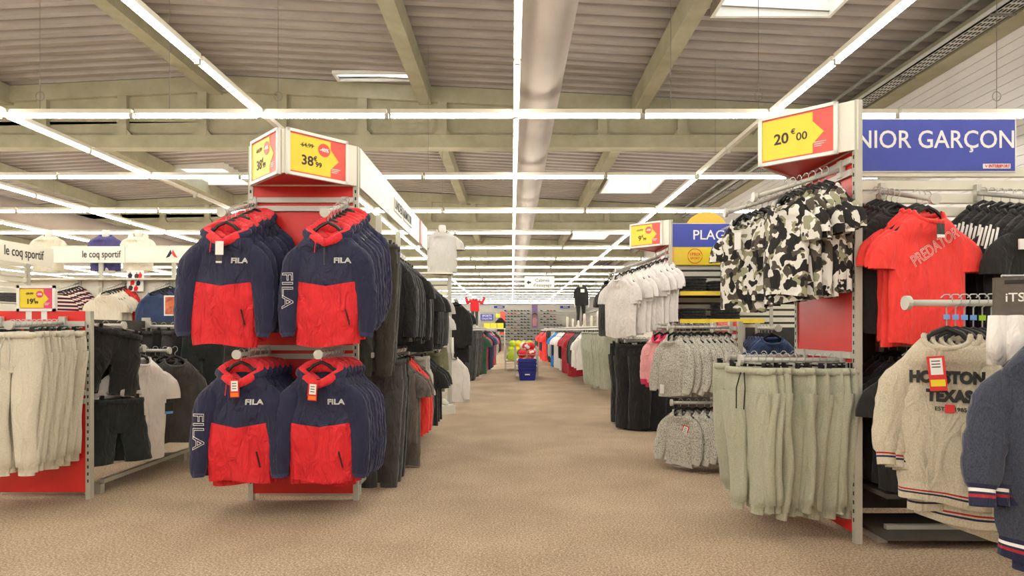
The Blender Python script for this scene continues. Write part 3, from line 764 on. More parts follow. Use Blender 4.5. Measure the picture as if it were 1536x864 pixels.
def price_sign(label, loc, rz, w, h, main, cents, old=None, pct=None, feet=False, c2='sign_red'):
    t = thing('price_sign', label, 'price sign', loc, rz)
    mb = MB(); e = .02
    mb.box((-w/2, 0, -h/2), (w/2, .012, h/2), 'sign_frame')
    for a, b_ in (((-w/2, -h/2), (w/2, -h/2+e)), ((-w/2, h/2-e), (w/2, h/2)), ((-w/2, -h/2), (-w/2+e, h/2)), ((w/2-e, -h/2), (w/2, h/2))): mb.box((a[0], -.012, a[1]), (b_[0], 0, b_[1]), 'sign_frame')
    mb.build('sign_frame', t)
    iw, ih = w-2*e, h-2*e
    MB().box((-iw/2, -.003, -ih/2), (iw/2, 0, ih/2), c2).build('sign_face', t)
    MB().prism([(x*iw, z*ih) for x, z in ((-.5, -.46), (.22, -.46), (.22, -.26), (.37, -.02), (.22, .25), (.22, .46), (-.5, .46))], -.005, -.003, 'sign_yellow').build('arrow', t)
    text(main, ih*.34, 'ink_dark', t, (-.2*iw if old else -.22*iw, -.006, -.16*ih if old else -.02*ih), bold=.004)
    text('\u20ac', ih*.16, 'ink_dark', t, ((-.19+.05*len(main)+.03)*iw if old else -.05*iw, -.006, -.07*ih if old else .10*ih), bold=.002)
    text(cents, ih*.18 if old else ih*.25, 'ink_dark', t, ((.0 if len(main) > 1 else -.03)*iw if old else .07*iw, -.006, -.21*ih if old else -.04*ih), bold=.002)
    if old:
        text(old, ih*.15, 'ink_dark', t, (-.2*iw, -.006, .23*ih), bold=.001)
        MB().bar((-.33*iw, -.006, .22*ih), (-.07*iw, -.006, .25*ih), .001, .003, 'ink_dark').build('strike_line', t)
    if pct:
        MB().disc((.1*iw, .2*ih), ih*.17, -.007, -.005, c2 if c2 != 'sign_red' else 'sign_red').build('discount_disc', t)
        text(pct, ih*.13, 'ink_white', t, (.1*iw, -.008, .2*ih), bold=.002)
    for k in range(3): MB().box((.24*iw, -.004, (-.24-.045*k)*ih), ((.4-.03*k)*iw, -.003, (-.225-.045*k)*ih), 'ink_white').build('small_print', t)
    if feet:
        for s_ in (-1, 1): MB().box((s_*w*.2-.02, -.006, -h/2-.06), (s_*w*.2+.02, .006, -h/2), 'sign_frame').build('clip', t)
    return t
def gsign(label, gl, grz, side, main, cents, old=None, pct=None, hz=2.36, w=.45, h=.30):
    """price sign on one board of a gondola's pointed header"""
    th = math.atan2(.41, .385)*side
    ex, ey = .385*side, 0
    f = (w/2+.01)/.5625
    px, py = 0+(ex)*f, -.41+(.41)*f
    nx, ny = math.sin(th), -math.cos(th)
    px += nx*.024; py += ny*.024
    c, s_ = math.cos(grz), math.sin(grz)
    price_sign(label, (gl[0]+px*c-py*s_, gl[1]+px*s_+py*c, hz), grz+th, w, h, main, cents, old, pct)

# --- T1: tall rack with the navy-red jackets, end towards us
T1 = (-1.474, 4.535, 0)
A4 = [(sx, -.03, 0, -1, 2.09, 1.94, .49) for sx in (-.345, .30)]+[(sx, -.03, 0, -1, 1.05, 1.05, .49) for sx in (-.25, .26)]
t1 = gondola('display_rack', 'tall rack with red end panel carrying navy and red jackets', T1, 0, 4.3, 2.5, True, (2.12, 2.06, 1.08, 1.02), A4)
for ya, yb, z in ((.12, 1.62, 1.88), (1.75, 3.1, 1.80), (.12, 1.6, 1.02), (1.75, 3.1, .98)): side_bar(t1, .455, ya, yb, z)
for i, ch in enumerate('UNDER ARMOUR'):
    if ch != ' ': MB().box((.394, 1.32+i*.085, 2.30), (.402, 1.395+i*.085, 2.42), 'board_white').build('letter_plate', t1)
o = text('UNDER ARMOUR', .12, 'ink_black', t1, (.404, 1.80, 2.36), R(90), bold=.003, squeeze=1.02)
MB().box((.395, 2.95, 2.22), (.403, 3.1, 2.5), 'panel_red').build('red_panel', t1)
gsign('yellow and red 38.99 price sign facing the aisle above the jackets', T1, 0, 1, '38', '99', '64.99', '-40%')
gsign('yellow and red price sign turned left above the jackets', T1, 0, -1, '38', '99', '64.99', '-40%')
for x, z0, z1, y0_, n, ks, fr, nm in ((-.345, 2.09, 1.94, -.46, 7, ['wbA', 'wbx', 'wby'], 'front navy and red jacket with a blank white tag, upper left', 'upper left'), (.30, 2.09, 1.94, -.45, 7, ['wbB', 'wbx', 'wby'], 'front navy and red jacket with sleeve lettering, upper right, no tag', 'upper right'),
                             (-.25, 1.05, 1.05, -.46, 6, ['wbC', 'wbx', 'wby'], 'front navy and red jacket with sleeve lettering and orange tag, lower left', 'lower left'), (.26, 1.05, 1.05, -.46, 7, ['wbD', 'wby', 'wbx'], 'front navy and red jacket with chevron seam and orange tag, lower right', 'lower right')):
    row(ks, (T1[0]+x, T1[1]+y0_, z1+.0+.016), (T1[0]+x+.03, T1[1]-.09, z0+.0+.016), n, 0, '{o} navy and red jacket from the front on the '+nm+' arm of four', 'navy and red jackets on the red end panel', fr, jit=5)
def siderow(keys, x, ya, yb, z, where, group, names):
    n = len(keys)
    for i, k in enumerate(keys):
        y = ya+(yb-ya)*i/max(1, n-1)
        spawn(k, (x, y, z+.018), R(random.uniform(2, 14)), f'{names[i]}, {where}', group, 1+random.uniform(-.03, .03))
gx = T1[0]+.455
nu_ = ['long_olive', 'long_charcoal', 's_black', 's_charcoal', 's_black', 's_black_green', 's_black', 't_black', 's_black', 's_charcoal', 's_black']
siderow(nu_, gx, 4.72, 6.0, 1.88, 'upper rail beside the jackets', 'dark clothes on the upper rail of the jacket rack', [f'{ORD[i]} dark garment from the jackets' for i in range(11)])
siderow(['tee_logo', 's_black', 's_black', 's_black_green', 's_black', 't_black', 's_charcoal', 's_black', 't_grey_light'], gx, 6.35, 7.6, 1.80, 'second upper rail of the jacket rack', 'dark clothes on the second upper rail', ['black tee with pale square print']+[f'{ORD[i]} dark top counting from the printed tee' for i in range(1, 8)]+['pale grey tee'])
siderow(['long_charcoal', 'long_charcoal', 'long_green', 't_brown_grey', 'long_tee_brown_grey', 's_red_tee', 's_red_tee', 's_brown_grey'], gx, 4.9, 6.1, 1.02, 'lower rail beside the jackets', 'clothes on the lower rail of the jacket rack', ['first charcoal trousers', 'second charcoal trousers', 'black green trousers', 'short grey brown tee', 'long grey brown tee', 'first red sweatshirt', 'second red sweatshirt', 'grey brown sweatshirt'])
siderow(['shorts_pale', 'shorts_pale', 't_black', 't_black', 't_black', 'shorts_olive', 'shorts_olive'], gx, 6.4, 7.7, .98, 'second lower rail of the jacket rack', 'clothes on the second lower rail', ['first pale grey shorts', 'second pale grey shorts', 'first black tee', 'second black tee', 'third black tee', 'first olive shorts', 'second olive shorts'])

# --- louvred stand at the far end of T1
t = thing('louvre_stand', 'beige louvred stand closing the far end of the jacket rack', 'display stand', (-1.31, 9.75, 0))
for sx in (-.36, .36): MB().box((sx-.03, -.03, 0), (sx+.03, .03, 2.05), 'post_beige').build('upright', t); MB().box((sx-.035, -.3, 0), (sx+.035, .3, .06), 'post_beige').build('base_foot', t)
sm_ = MB().box((-.33, -.012, 0), (.33, .012, .06), 'board_cream').mesh('slat')
for i in range(22): obj('slat', sm_, t, (0, 0, .12+i*.085))
MB().box((-.42, -.2, 2.05), (.42, .2, 2.075), 'board_cream').build('top_shelf', t)

# --- T0: low rack with cream sweatpants
T0 = (-3.385, 4.57, 0)
t0 = gondola('display_rack', 'low rack with red end panel carrying cream sweatpants', T0, 0, 4.2, 1.34, False, (1.25, 1.18, .76, .70), [(sx, -.03, 0, -1, 1.25, 1.235, .48) for sx in (-.25, .2)]+
    [(.03, yy, 1, 0, zz, zz, .42) for yy, zz in ((.26, 1.24), (.26, .73), (.52, 1.06), (.90, 1.03), (1.33, 1.24), (1.85, 1.2), (2.5, 1.2))], center='wood_floor_grey')
row(['sweat_cream', 'sweat_cream2'], (-3.185, 4.08, 1.252), (-3.185, 4.5, 1.262), 10, R(4), '{o} cream sweatpants from the front, arm nearer the black shorts', 'cream sweatpants on the low red rack', 'front cream sweatpants with drawstring, arm nearer the black shorts')
row(['sweat_cream2', 'sweat_cream'], (-3.635, 4.08, 1.252), (-3.635, 4.5, 1.262), 8, R(4), '{o} cream sweatpants from the front, outer arm at the picture edge', 'cream sweatpants on the low red rack')
price_sign('small 19.99 price sign clipped on top of the low red rack', (-3.385, 4.56, 1.43), 0, .275, .185, '19', '99', '29.99', '-33%', True, 'sign_pink')
q_ = row(['shorts_black'], (-2.96, 4.83, 1.258), (-3.28, 4.83, 1.258), 4, R(50), '{o} black shorts from the aisle, upper arm beside the cream sweatpants', 'black shorts', jit=4); q_[0].rotation_euler[1] = R(12)
row(['shorts_dark'], (-2.96, 4.83, .748), (-3.28, 4.83, .748), 4, R(52), '{o} black green shorts from the aisle, lower arm under the black shorts', 'dark shorts', jit=4)
row(['tee_white_tag', 'tee_white', 'tee_black'], (-2.96, 5.09, 1.078), (-3.25, 5.09, 1.078), 4, R(62), '{o} tee from the aisle on the arm of the white tagged tee', 'tees beside the black shorts', 'white tee with black hang tags beside the black shorts', jit=4)
row(['s_charcoal'], (-2.88, 5.47, 1.048), (-3.3, 5.47, 1.048), 6, R(42), '{o} charcoal sweatshirt from the aisle behind the white tee', 'charcoal sweatshirts', jit=5)
row(['long_green', 'long_black', 'long_charcoal'], (-2.85, 5.9, 1.258), (-3.3, 5.9, 1.258), 6, R(35), '{o} dark trousers from the aisle behind the charcoal sweatshirts', 'dark trousers on the low rack', jit=5)
row(['s_charcoal', 's_brown_grey'], (-2.8, 6.42, 1.218), (-3.3, 6.42, 1.218), 6, R(35), '{o} grey sweatshirt from the aisle behind the dark trousers', 'grey sweatshirts on the low rack', jit=5)
row(['s_maroon', 's_charcoal'], (-2.8, 7.07, 1.218), (-3.3, 7.07, 1.218), 5, R(35), '{o} dark sweatshirt from the aisle at the far end of the low rack', 'dark sweatshirts far along the low rack', jit=5)

# --- right-hand racks: ends face the aisle, racks run away to the right
RQ = R(-90)
R1 = (1.95, 3.985, 0); R2 = (1.95, 5.845, 0); R3 = (1.9, 8.045, 0); R0 = (2.75, 2.43, 0)
r1 = gondola('display_rack', 'tall rack with red end panel carrying camouflage tees and sage sweatpants', R1, RQ, 3.2, 2.5, True, (2.17, 2.10, 1.06, 1.00, .73, .67),
    [(.25, -.03, 0, -1, 2.14, 1.98, .50), (-.25, -.03, 0, -1, 2.14, 1.98, .50), (.25, -.03, 0, -1, 1.03, 1.03, .58), (-.22, -.03, 0, -1, 1.03, 1.03, .5),
     (.03, .33, 1, 0, 2.06, 1.91, .5), (.03, .92, 1, 0, 2.05, 1.9, .55), (.03, .32, 1, 0, 1.12, 1.12, .48), (.03, .75, 1, 0, 1.12, 1.12, .42)], slats=(1.5, 2.2), side_header=False, center='wood_floor_grey')
gsign('yellow and red 20.00 price sign above the camouflage tees', R1, RQ, 1, '20', '00')
row(['camo', 'camo2', 'camo_tag'], (1.60, 3.735, 2.063), (1.83, 3.735, 2.138), 7, R(-70), '{o} camouflage tee from the aisle on the nearer arm of the red panel', 'camouflage tees', jit=7)
row(['camo_tag', 'camo', 'camo2'], (1.53, 4.235, 2.03), (1.86, 4.235, 2.14), 9, R(-56), '{o} camouflage tee from the aisle on the farther arm of the red panel', 'camouflage tees', 'camouflage tee with a white tag at the tip of the farther arm', jit=7)
row(['sweat_sage', 'sweat_sage2', 'sweat_sage2', 'sweat_sage3', 'sweat_sage2', 'sweat_sage2', 'sweat_sage', 'sweat_sage4', 'sweat_sage2'], (1.38, 3.735, 1.048), (1.87, 3.735, 1.048), 12, R(-60), '{o} sage grey sweatpants from the aisle on the nearer lower arm', 'sage sweatpants', 'sage grey sweatpants with black drawstring at the aisle tip', jit=11)
row(['sweat_sage2', 'sweat_sage'], (1.46, 4.205, 1.048), (1.85, 4.205, 1.048), 7, R(-52), '{o} sage grey sweatpants from the aisle on the farther lower arm', 'sage sweatpants', jit=6)
row(['tee_red', 'tee_red2', 'tee_red2'], (2.27, 3.49, 1.94), (2.275, 3.60, 1.975), 3, R(6), '{o} tee counting back from the red lettered tee', 'tees under the blue junior sign', 'red tee with outlined lettering across the chest', jit=5)
row(['tee_black', 'tee_black2'], (2.20, 3.66, 1.99), (2.22, 3.90, 2.06), 5, R(4), '{o} plain black tee from the front behind the red tees', 'tees under the blue junior sign', jit=5)
row(['tee_black4', 'tee_black3', 'tee_black3', 'tee_black3', 'tee_black3', 'tee_black3', 'tee_black2'], (2.88, 3.43, 1.93), (2.86, 3.88, 2.05), 8, R(-6), '{o} black striped tee counting from the tee with the white chest band', 'black striped tees', 'black tee with a white chest band at the picture edge', jit=3)
row(['tee_black2', 'tee_black'], (2.27, 3.50, 1.14), (2.27, 3.86, 1.14), 5, R(-12), '{o} black tee from the front low beside the sand sweatshirts', 'black tees low beside the red panel', jit=5)
row(['tee_black', 'tee_black2'], (2.70, 3.56, 1.14), (2.70, 3.88, 1.14), 4, R(-8), '{o} black tee from the front low behind the sand sweatshirts', 'black tees low behind the sweatshirts', jit=5)
t = thing('department_sign', 'blue sign reading JUNIOR GARÇON above the red tee', 'sign', (2.545, 3.96, 2.345))
MB().box((-.57, -.006, -.165), (.57, .012, .165), 'sign_frame').build('sign_frame', t); MB().box((-.56, -.01, -.158), (.56, -.006, .158), 'sign_blue').build('sign_face', t)
text('JUNIOR GARÇON', .155, 'ink_white', t, (0, -.0115, .03), bold=.0016, squeeze=.905)
lo_ = MB().box((.36, -.013, -.145), (.53, -.0105, -.115), 'ink_white').build('logo_plate', t); text('INTERSPORT', .028, 'ink_red', lo_, (.46, -.0145, -.1305), bold=.0008, squeeze=.82); MB().prism([(.372, -.121), (.38, -.139), (.39, -.121), (.381, -.130)], -.0145, -.013, 'ink_red').build('logo_mark', lo_)
for z_ in (.35, .58): tag(MB().box((2.05, 3.5, z_-.3), (3.4, 3.95, z_-.275), 'wood_floor_grey').build('base_shelf'), 'dark low shelf at ankle height under the red tee' if z_ < .5 else 'dark shelf above another under the red tee', 'shelf')

# --- R0: arms reaching into the frame with sweatshirts
r0 = gondola('display_rack', 'rack just out of frame whose long arms carry the sweatshirts', R0, RQ, 1.4, 1.45, False, (1.34, 1.27), [(-.22, -.03, 0, -1, 1.315, 1.315, 1.08), (.26, -.03, 0, -1, 1.315, 1.315, .95)])
tabs = ['tab_blue', 'tab_blue', 'tab_blue', 'tab_blue', 'tab_green', 'tab_green', 'tab_green', 'tab_green', 'tab_orange']
for i in range(9):
    k = ['crewA', 'crewB', 'crewC', 'crewB', 'crewC', 'crewB', 'crewC', 'crewB', 'crewC'][i]
    x = 1.80+.034*i
    s_ = spawn(k, (x, 2.65-.004*i, 1.332), R(-34+random.uniform(-3, 3)-2*i*.3), 'sand sweatshirt with black lettering and red promotion tag' if i == 0 else f'{ORD[i]} sand sweatshirt counting from the lettered one', 'sand sweatshirts', 1+.014*i)
    MB().box((-.011, -.011, -.085), (.011, .011, -.065), tabs[i]).build('size_tab', s_)
for i in range(5):
    x = 1.875+.05*i
    spawn(['crewN', 'crewN2'][i % 2], (x, 2.17, 1.332), R(-38+random.uniform(-4, 4)), ('dark blue sweatshirt with white and red cuffs' if i == 0 else f'{ORD[i]} dark blue sweatshirt from the aisle')+' at the picture edge', 'dark blue sweatshirts', 1.07)
for i in range(4):
    t = thing('sock_pack', ['front','second','third','rearmost'][i]+' pack of white socks on a grey card above the sweatshirts', 'socks', (1.83+.03*i, 2.33+.02*i, 1.405), R(-32), 'packs of white socks')
    MB().box((-.065, -.003, -.165), (.065, .003, -.01), 'charcoal' if i else 'brown_grey').build('card', t)
    if i == 0: text('iTS', .045, 'ink_white', t, (0, -.005, -.085), bold=.001); MB().box((-.03, -.0045, -.035), (.03, -.003, -.02), 'slot_dark').build('hang_hole', t)
    for q in range(3): MB().tube([(-.05+q*.045, -.012, -.15), (-.052+q*.05, -.02, -.25), (-.055+q*.055, -.022, -.33)], [(.03, .02), (.034, .022), (.03, .016)], 'white', 10).build('sock', t, True)
tag(MB().tube([(1.79, 2.34, 1.40), (2.7, 2.34, 1.40)], .005, 'chrome', 8).build('display_hook'), 'thin chrome hook carrying the white sock packs', 'hook')

# --- R2: low rack with fleece jackets
r2 = gondola('display_rack', 'low rack with red end panel carrying speckled fleece jackets', R2, RQ, 3.0, 1.28, False, (1.22, 1.15, .62, .56), [(.22, -.03, 0, -1, 1.23, 1.23, .54), (-.24, -.03, 0, -1, 1.23, 1.23, .54), (.33, -.03, 0, -1, .58, .58, .54), (.03, .28, 1, 0, 1.22, 1.22, .45), (.03, .8, 1, 0, 1.22, 1.22, .45)], center='wood_floor_grey')
row(['fleece2', 'fleece', 'fleece2', 'fleece'], (1.42, 5.62, 1.248), (1.88, 5.62, 1.248), 10, R(-55), '{o} speckled fleece jacket from the aisle on the upper arm', 'speckled fleece jackets', jit=6)
row(['pink', 'pink', 'fleece'], (1.40, 6.08, 1.248), (1.85, 6.08, 1.248), 7, R(-50), '{o} jacket from the aisle on the arm that starts with pink', 'jackets behind the speckled fleeces', 'pink fleece jacket with magenta cuffs beside the speckled fleeces', jit=5)
row(['fleece', 'fleece_tag', 'fleece', 'fleece_tag', 'fleece', 'fleece_tag'], (1.45, 5.5, .598), (1.86, 5.5, .598), 7, R(-42), '{o} small speckled fleece jacket from the aisle on the lower arm', 'small speckled fleece jackets', jit=5, scale=.92)
row(['tee_navy'], (2.20, 5.42, 1.238), (2.22, 5.76, 1.238), 5, R(-6), '{o} navy tee from the front seen between the two red panels', 'navy tees on the low rack')
row(['t_denim', 't_blue_bright'], (2.72, 5.42, 1.238), (2.72, 5.76, 1.238), 4, R(-6), '{o} blue tee from the front behind the camouflage tees', 'blue tees on the low rack')

# --- R3: PLAGE rack
r3 = gondola('display_rack', 'tall rack with red end panel carrying white tees and black trousers', R3, RQ, 3.4, 2.53, True, (2.18, 2.1, 1.1, 1.04), [(.25, -.03, 0, -1, 2.14, 1.93, .6), (-.25, -.03, 0, -1, 2.14, 1.93, .6), (.30, -.03, 0, -1, 1.08, 1.08, .5), (-.2, -.03, 0, -1, 1.08, 1.08, .5)], slats=(.9, 2.1), side_header=False, hz=(2.23, 2.53), backp=False)
MB().box((-.006, .17, .1), (.006, 3.4, 2.2), 'wood_floor_grey').build('back_panel', r3)
gsign('small yellow 9.99 price sign on the rack of white tees', R3, RQ, 1, '9', '99', '14.99', '-40%', hz=2.38)
row(['tee_white', 'tee_white2', 'tee_white', 'tee_white2'], (1.31, 7.795, 1.96), (1.86, 7.795, 2.15), 11, R(-58), '{o} white tee from the aisle on the nearer arm of the tall rack', 'white tees', jit=8)
row(['tee_black', 'tee_black2', 'tee_white', 'tee_white2'], (1.26, 8.295, 1.94), (1.86, 8.295, 2.15), 8, R(-62), '{o} tee from the aisle on the farther arm of the white tee rack', 'white tees', 'long black tee hanging beside the white tees', jit=6)
row(['trousers_black2', 'trousers_black'], (1.42, 7.745, 1.098), (1.84, 7.745, 1.098), 10, R(-45), '{o} black trousers from the aisle under the white tees', 'black trousers', jit=8)
row(['trousers_black2'], (1.42, 8.245, 1.098), (1.84, 8.245, 1.098), 7, R(-45), '{o} black trousers from the aisle on the farther arm under the white tees', 'black trousers', jit=8)
t = thing('department_sign', 'blue sign reading PLAGE above folded black clothes', 'sign', (2.50, 8.0, 2.39))
MB().box((-.57, -.006, -.15), (.57, .012, .15), 'sign_frame').build('sign_frame', t); MB().box((-.565, -.01, -.145), (.565, -.006, .145), 'sign_blue').build('sign_face', t)
text('PLAGE', .17, 'ink_white', t, (0, -.012, 0), bold=.002)
t = thing('promotion_sign', 'yellow promotion banner with a 4.99 price below the blue PLAGE sign', 'price sign', (2.50, 7.98, 2.13))
MB().box((-.57, -.006, -.11), (.57, .006, .11), 'sign_yellow').build('sign_face', t); MB().box((-.57, -.0075, -.11), (-.48, -.006, .11), 'sign_orange').build('sign_edge', t)
mb = MB()
for i in range(24):
    a, c = 2*math.pi*i/24, 2*math.pi*(i+1)/24; mb.bar((-.22+.09*math.cos(a), -.008, .09*math.sin(a)), (-.22+.09*math.cos(c), -.008, .09*math.sin(c)), .002, .008, 'ink_red')
mb.build('ring_mark', t); text('1PRIX', .055, 'ink_red', t, (-.22, -.009, .02), bold=.001); text('SPORT', .04, 'ink_red', t, (-.22, -.009, -.03), bold=.001)
text('4', .16, 'ink_red', t, (.22, -.008, -.015), bold=.003); text('\u20ac', .07, 'ink_red', t, (.31, -.008, .03), bold=.001); text('99', .07, 'ink_red', t, (.33, -.008, -.04), bold=.001); text('LE T-SHIRT', .03, 'ink_red', t, (.3, -.008, .08), bold=.0005)
def folded(label, loc, m, n, w=.32, d=.26, h=.035, rz=0, group=None):
    t = thing('folded_clothes', label, 'folded clothes', loc, rz, group)
    for i in range(n):
        mb = MB(); mi = mb.m(m); N = 20; Z0 = i*h
        for q, (sc, zz) in enumerate(((.9, 0), (1, .3), (1, .7), (.92, 1))):
            for j in range(N):
                a = 2*math.pi*j/N; c, s_ = math.cos(a), math.sin(a); k_ = sc*(1+.04*nz(c*2+i, s_*2, q+loc[0]*5))
                mb.v.append((w/2*k_*math.copysign(abs(c)**.4, c), d/2*k_*math.copysign(abs(s_)**.4, s_), Z0+h*zz+.004*nz(c+i, s_, 7)))
        for q in range(3):
            for j in range(N): mb.face((q*N+j, q*N+(j+1) % N, (q+1)*N+(j+1) % N, (q+1)*N+j), mi)
        mb.face(range(3*N, 4*N), mi); mb.face(range(N-1, -1, -1), mi); mb.build('folded_garment', t, True)
for zz, lb in ((1.66, 'upper'), (1.33, 'lower'), (.95, 'bottom')):
    t = thing('shelf', f'{lb} shelf with a yellow front edge on the PLAGE rack', 'shelf', (2.5, 7.82, zz)); MB().box((-.5, -.2, -.025), (.5, .2, 0), 'board_cream').build('board', t); MB().box((-.5, -.212, -.04), (.5, -.2, .01), 'yellow_edge').build('price_edge', t)
for i, (x, zz, nn, m_) in enumerate(((2.2, 1.66, 5, 'black'), (2.54, 1.66, 4, 'black'), (2.86, 1.66, 8, 'black_green'), (2.2, 1.33, 4, 'black'), (2.6, 1.33, 6, 'black'), (2.25, .95, 4, 'black'), (2.65, .95, 3, 'black_green'))):
    folded(['low pile of folded black clothes nearest the white tees, upper shelf', 'thin pile of folded black clothes mid upper shelf', 'tall pile of folded dark clothes on the upper yellow-edged shelf', 'thin pile of folded black clothes nearest the white tees, lower shelf', 'pile of folded black clothes mid lower yellow-edged shelf', 'pile of folded black clothes on the bottom shelf', 'pile of folded dark clothes on the bottom shelf'][i], (x, 7.82, zz), m_, nn, group='folded clothes on the PLAGE rack')
t = thing('round_sign', 'round orange sign standing behind the blue PLAGE sign', 'sign', (2.52, 8.3, 2.45)); MB().disc((0, 0), .29, -.01, .01, 'sign_orange', 40).build('disc', t); MB().box((-.015, .01, -1.0), (.015, .03, 0), 'post_beige').build('post', t)
top('tee_blue', 't_shirt', 't-shirt', 'blue_bright', .42, .6, seed=3., collar='blue_bright')
spawn('tee_blue', (2.62, 7.35, 2.47), R(-15), 'bright blue tee hanging high behind the camouflage tees')
MB().tube([(.075, .72, 2.46), (.7, .72, 2.45)], .012, 'steel_beige', 8).build('arm', r3)

# ------------------------------------------------------------------ white-cornered sports corner behind the low rack
t = thing('display_wall', 'white display wall with lettered header behind the low red rack', 'display wall', (-6.3, 11.0, 0))
MB().box((-2.6, 0, .1), (2.2, .03, 2.1), 'board_white').build('back_panel', t)
for x in (-2.0, -.75, .5, 1.75): MB().box((x-.03, -.04, 0), (x+.03, .0, 2.36), 'post_beige').build('upright', t)
for xa, xb in ((-1.56, -.3), (-.29, .97), (.98, 2.2)): MB().box((xa, -.09, 2.36), (xb, -.06, 2.64), 'board_white').build('header_panel', t)
text('le coq sportif', .17, 'ink_black', t, (-.7, -.095, 2.5), bold=.002, squeeze=.72)
for sx in (-1, 1): MB().prism([(0.5+sx*.02, 2.58), (0.5+sx*.10, 2.44), (0.5+sx*.04, 2.46), (0.5, 2.52)][::(1 if sx < 0 else -1)], -.094, -.09, 'ink_red' if sx > 0 else 'navy').build('logo_mark', t)
MB().box((-2.4, -.2, 2.06), (2.2, .2, 2.09), 'board_cream').build('shelf', t)
for x in (-1.1, -.35, .45): arm_part(t, (x, -.04), (0, -1), 2.02, 1.88, .5)
row(['striped'], (-7.42, 10.5, 1.91), (-7.38, 10.9, 2.02), 7, R(20), '{o} striped navy red and white sweater from the front', 'striped sweaters', jit=6)
row(['polo_white', 'polo_white', 'polo_white', 'polo_white', 'polo_white', 's_red_tee', 's_red_tee'], (-6.66, 10.5, 1.91), (-6.6, 10.92, 2.02), 8, R(20), '{o} cream or red tee from the front right of the striped sweaters', 'cream and red tees', jit=6)
row(['s_blue_dark', 's_navy'], (-5.87, 10.5, 1.91), (-5.83, 10.9, 2.02), 6, R(10), '{o} dark blue sweatshirt from the front at the white display wall', 'dark blue sweatshirts at the white wall', jit=6)
t = thing('poster', 'small white poster of red and black figures between tees and blue sweatshirts', 'poster', (-6.42, 10.92, 2.05)); MB().box((-.14, -.02, -.18), (.14, 0, .18), 'ink_white').build('sheet', t)
for i, (x, z, m_) in enumerate(((-.08, .1, 'navy'), (.03, .09, 'charcoal'), (.09, .1, 'red'), (-.04, -.02, 'red'), (.06, -.03, 'navy'), (-.07, -.11, 'charcoal'), (.02, -.12, 'red'))):
    f_ = MB().prism([(x-.03, z-.055), (x+.02, z-.05), (x+.035, z), (x+.012, z+.03), (x-.025, z+.025), (x-.04, z-.01)], -.024, -.02, m_).build('printed_figure', t); MB().disc((x, z+.042), .013, -.024, -.02, 'skin_tone', 10).build('printed_head', f_)
t = thing('display_rack', 'louvred rack with angled lettered header left of the white display wall', 'display rack', (-7.3, 10.2, 0))
for k in range(3): MB().box((-.02, -1.25*(k+1)+.005, 2.21), (0, -1.25*k-.005, 2.5), 'board_cream').build('header_panel', t)
text('le coq sportif', .2, 'ink_black', t, (.004, -.62, 2.36), R(90), bold=.003, squeeze=.72)
for y in (-3.6, -2.4, -1.2, -.03): MB().box((-.43, y-.03, 0), (-.37, y+.03, 2.3), 'post_beige').build('upright', t); MB().box((-.8, y-.03, 0), (-.02, y+.03, .06), 'post_beige').build('base_foot', t)
for i in range(13): MB().box((-.41, -3.6, 1.2+i*.085), (-.39, 0, 1.258+i*.085), 'board_cream').build('slat', t)
for i, y in enumerate((7.2, 8.0, 8.8, 9.5)): folded(['first', 'second', 'third', 'last'][i]+' dark folded pile along the angled lettered rack', (-7.45, y, 1.62), ['navy', 'black', 'navy', 'charcoal'][i], 4, group='folded piles at the angled rack')
MB().box((-.4, -3.3, 1.59), (.05, -.2, 1.615), 'board_white').build('shelf', t); MB().box((.03, -3.3, 1.36), (.05, -.2, 1.6), 'board_white').build('shelf_front', t)
def torso(key, m, long, W=.46, hood=None, neck=True):
    ex = [('neck', MB().tube([(0, .0, -.16), (0, 0, -.02), (0, 0, .0)], [(.062, .06), (.055, .055), (.05, .05)], 'mannequin_white', 14).mesh('neck', True))]
    ex.append(('trunk', MB().tube([(0, 0, -.75), (0, 0, -.4), (0, 0, -.2)], [(.15, .1), (.17, .1), (.12, .06)], 'mannequin_white', 14).mesh('trunk', True)))
    top(key, 'torso_mannequin', 'mannequin', m, W, .64, z0=-.08, drop=.09, D=.11, long=long, seed=3., collar=m, hood=hood, hang=False, extra=ex, r0=(.085, .075) if not long else (.08, .07), slen=.3 if long else .2)
torso('torso_beige', 'beige', True, hood=None); torso('torso_navy', 'purple_navy', True); torso('torso_hood', 'cream', True, hood='cream'); torso('torso_grey', 'heather_white', False)
for k, x, lb in (('torso_beige', -8.12, 'torso in a cream zip top left of the purple navy one'), ('torso_navy', -7.12, 'torso in a purple navy sweatshirt above the lettered header'), ('torso_hood', -6.55, 'torso in a cream hoodie above the lettered header')):
    spawn(k, (x, 11.22, 2.96), R(15), 'headless '+lb, 'torsos above the white display wall')
spawn('torso_grey', (-1.06, 9.72, 2.80), R(20), 'headless torso in a pale grey tee on top of the jacket rack')
t = thing('framed_picture', 'small framed orange picture standing on the low red rack', 'framed picture', (-3.19, 6.0, 1.34)); MB().box((-.068, -.01, 0), (.068, .01, .19), 'sign_frame').build('frame', t); MB().box((-.055, -.012, .014), (.055, -.01, .176), 'orange_print').build('print', t)

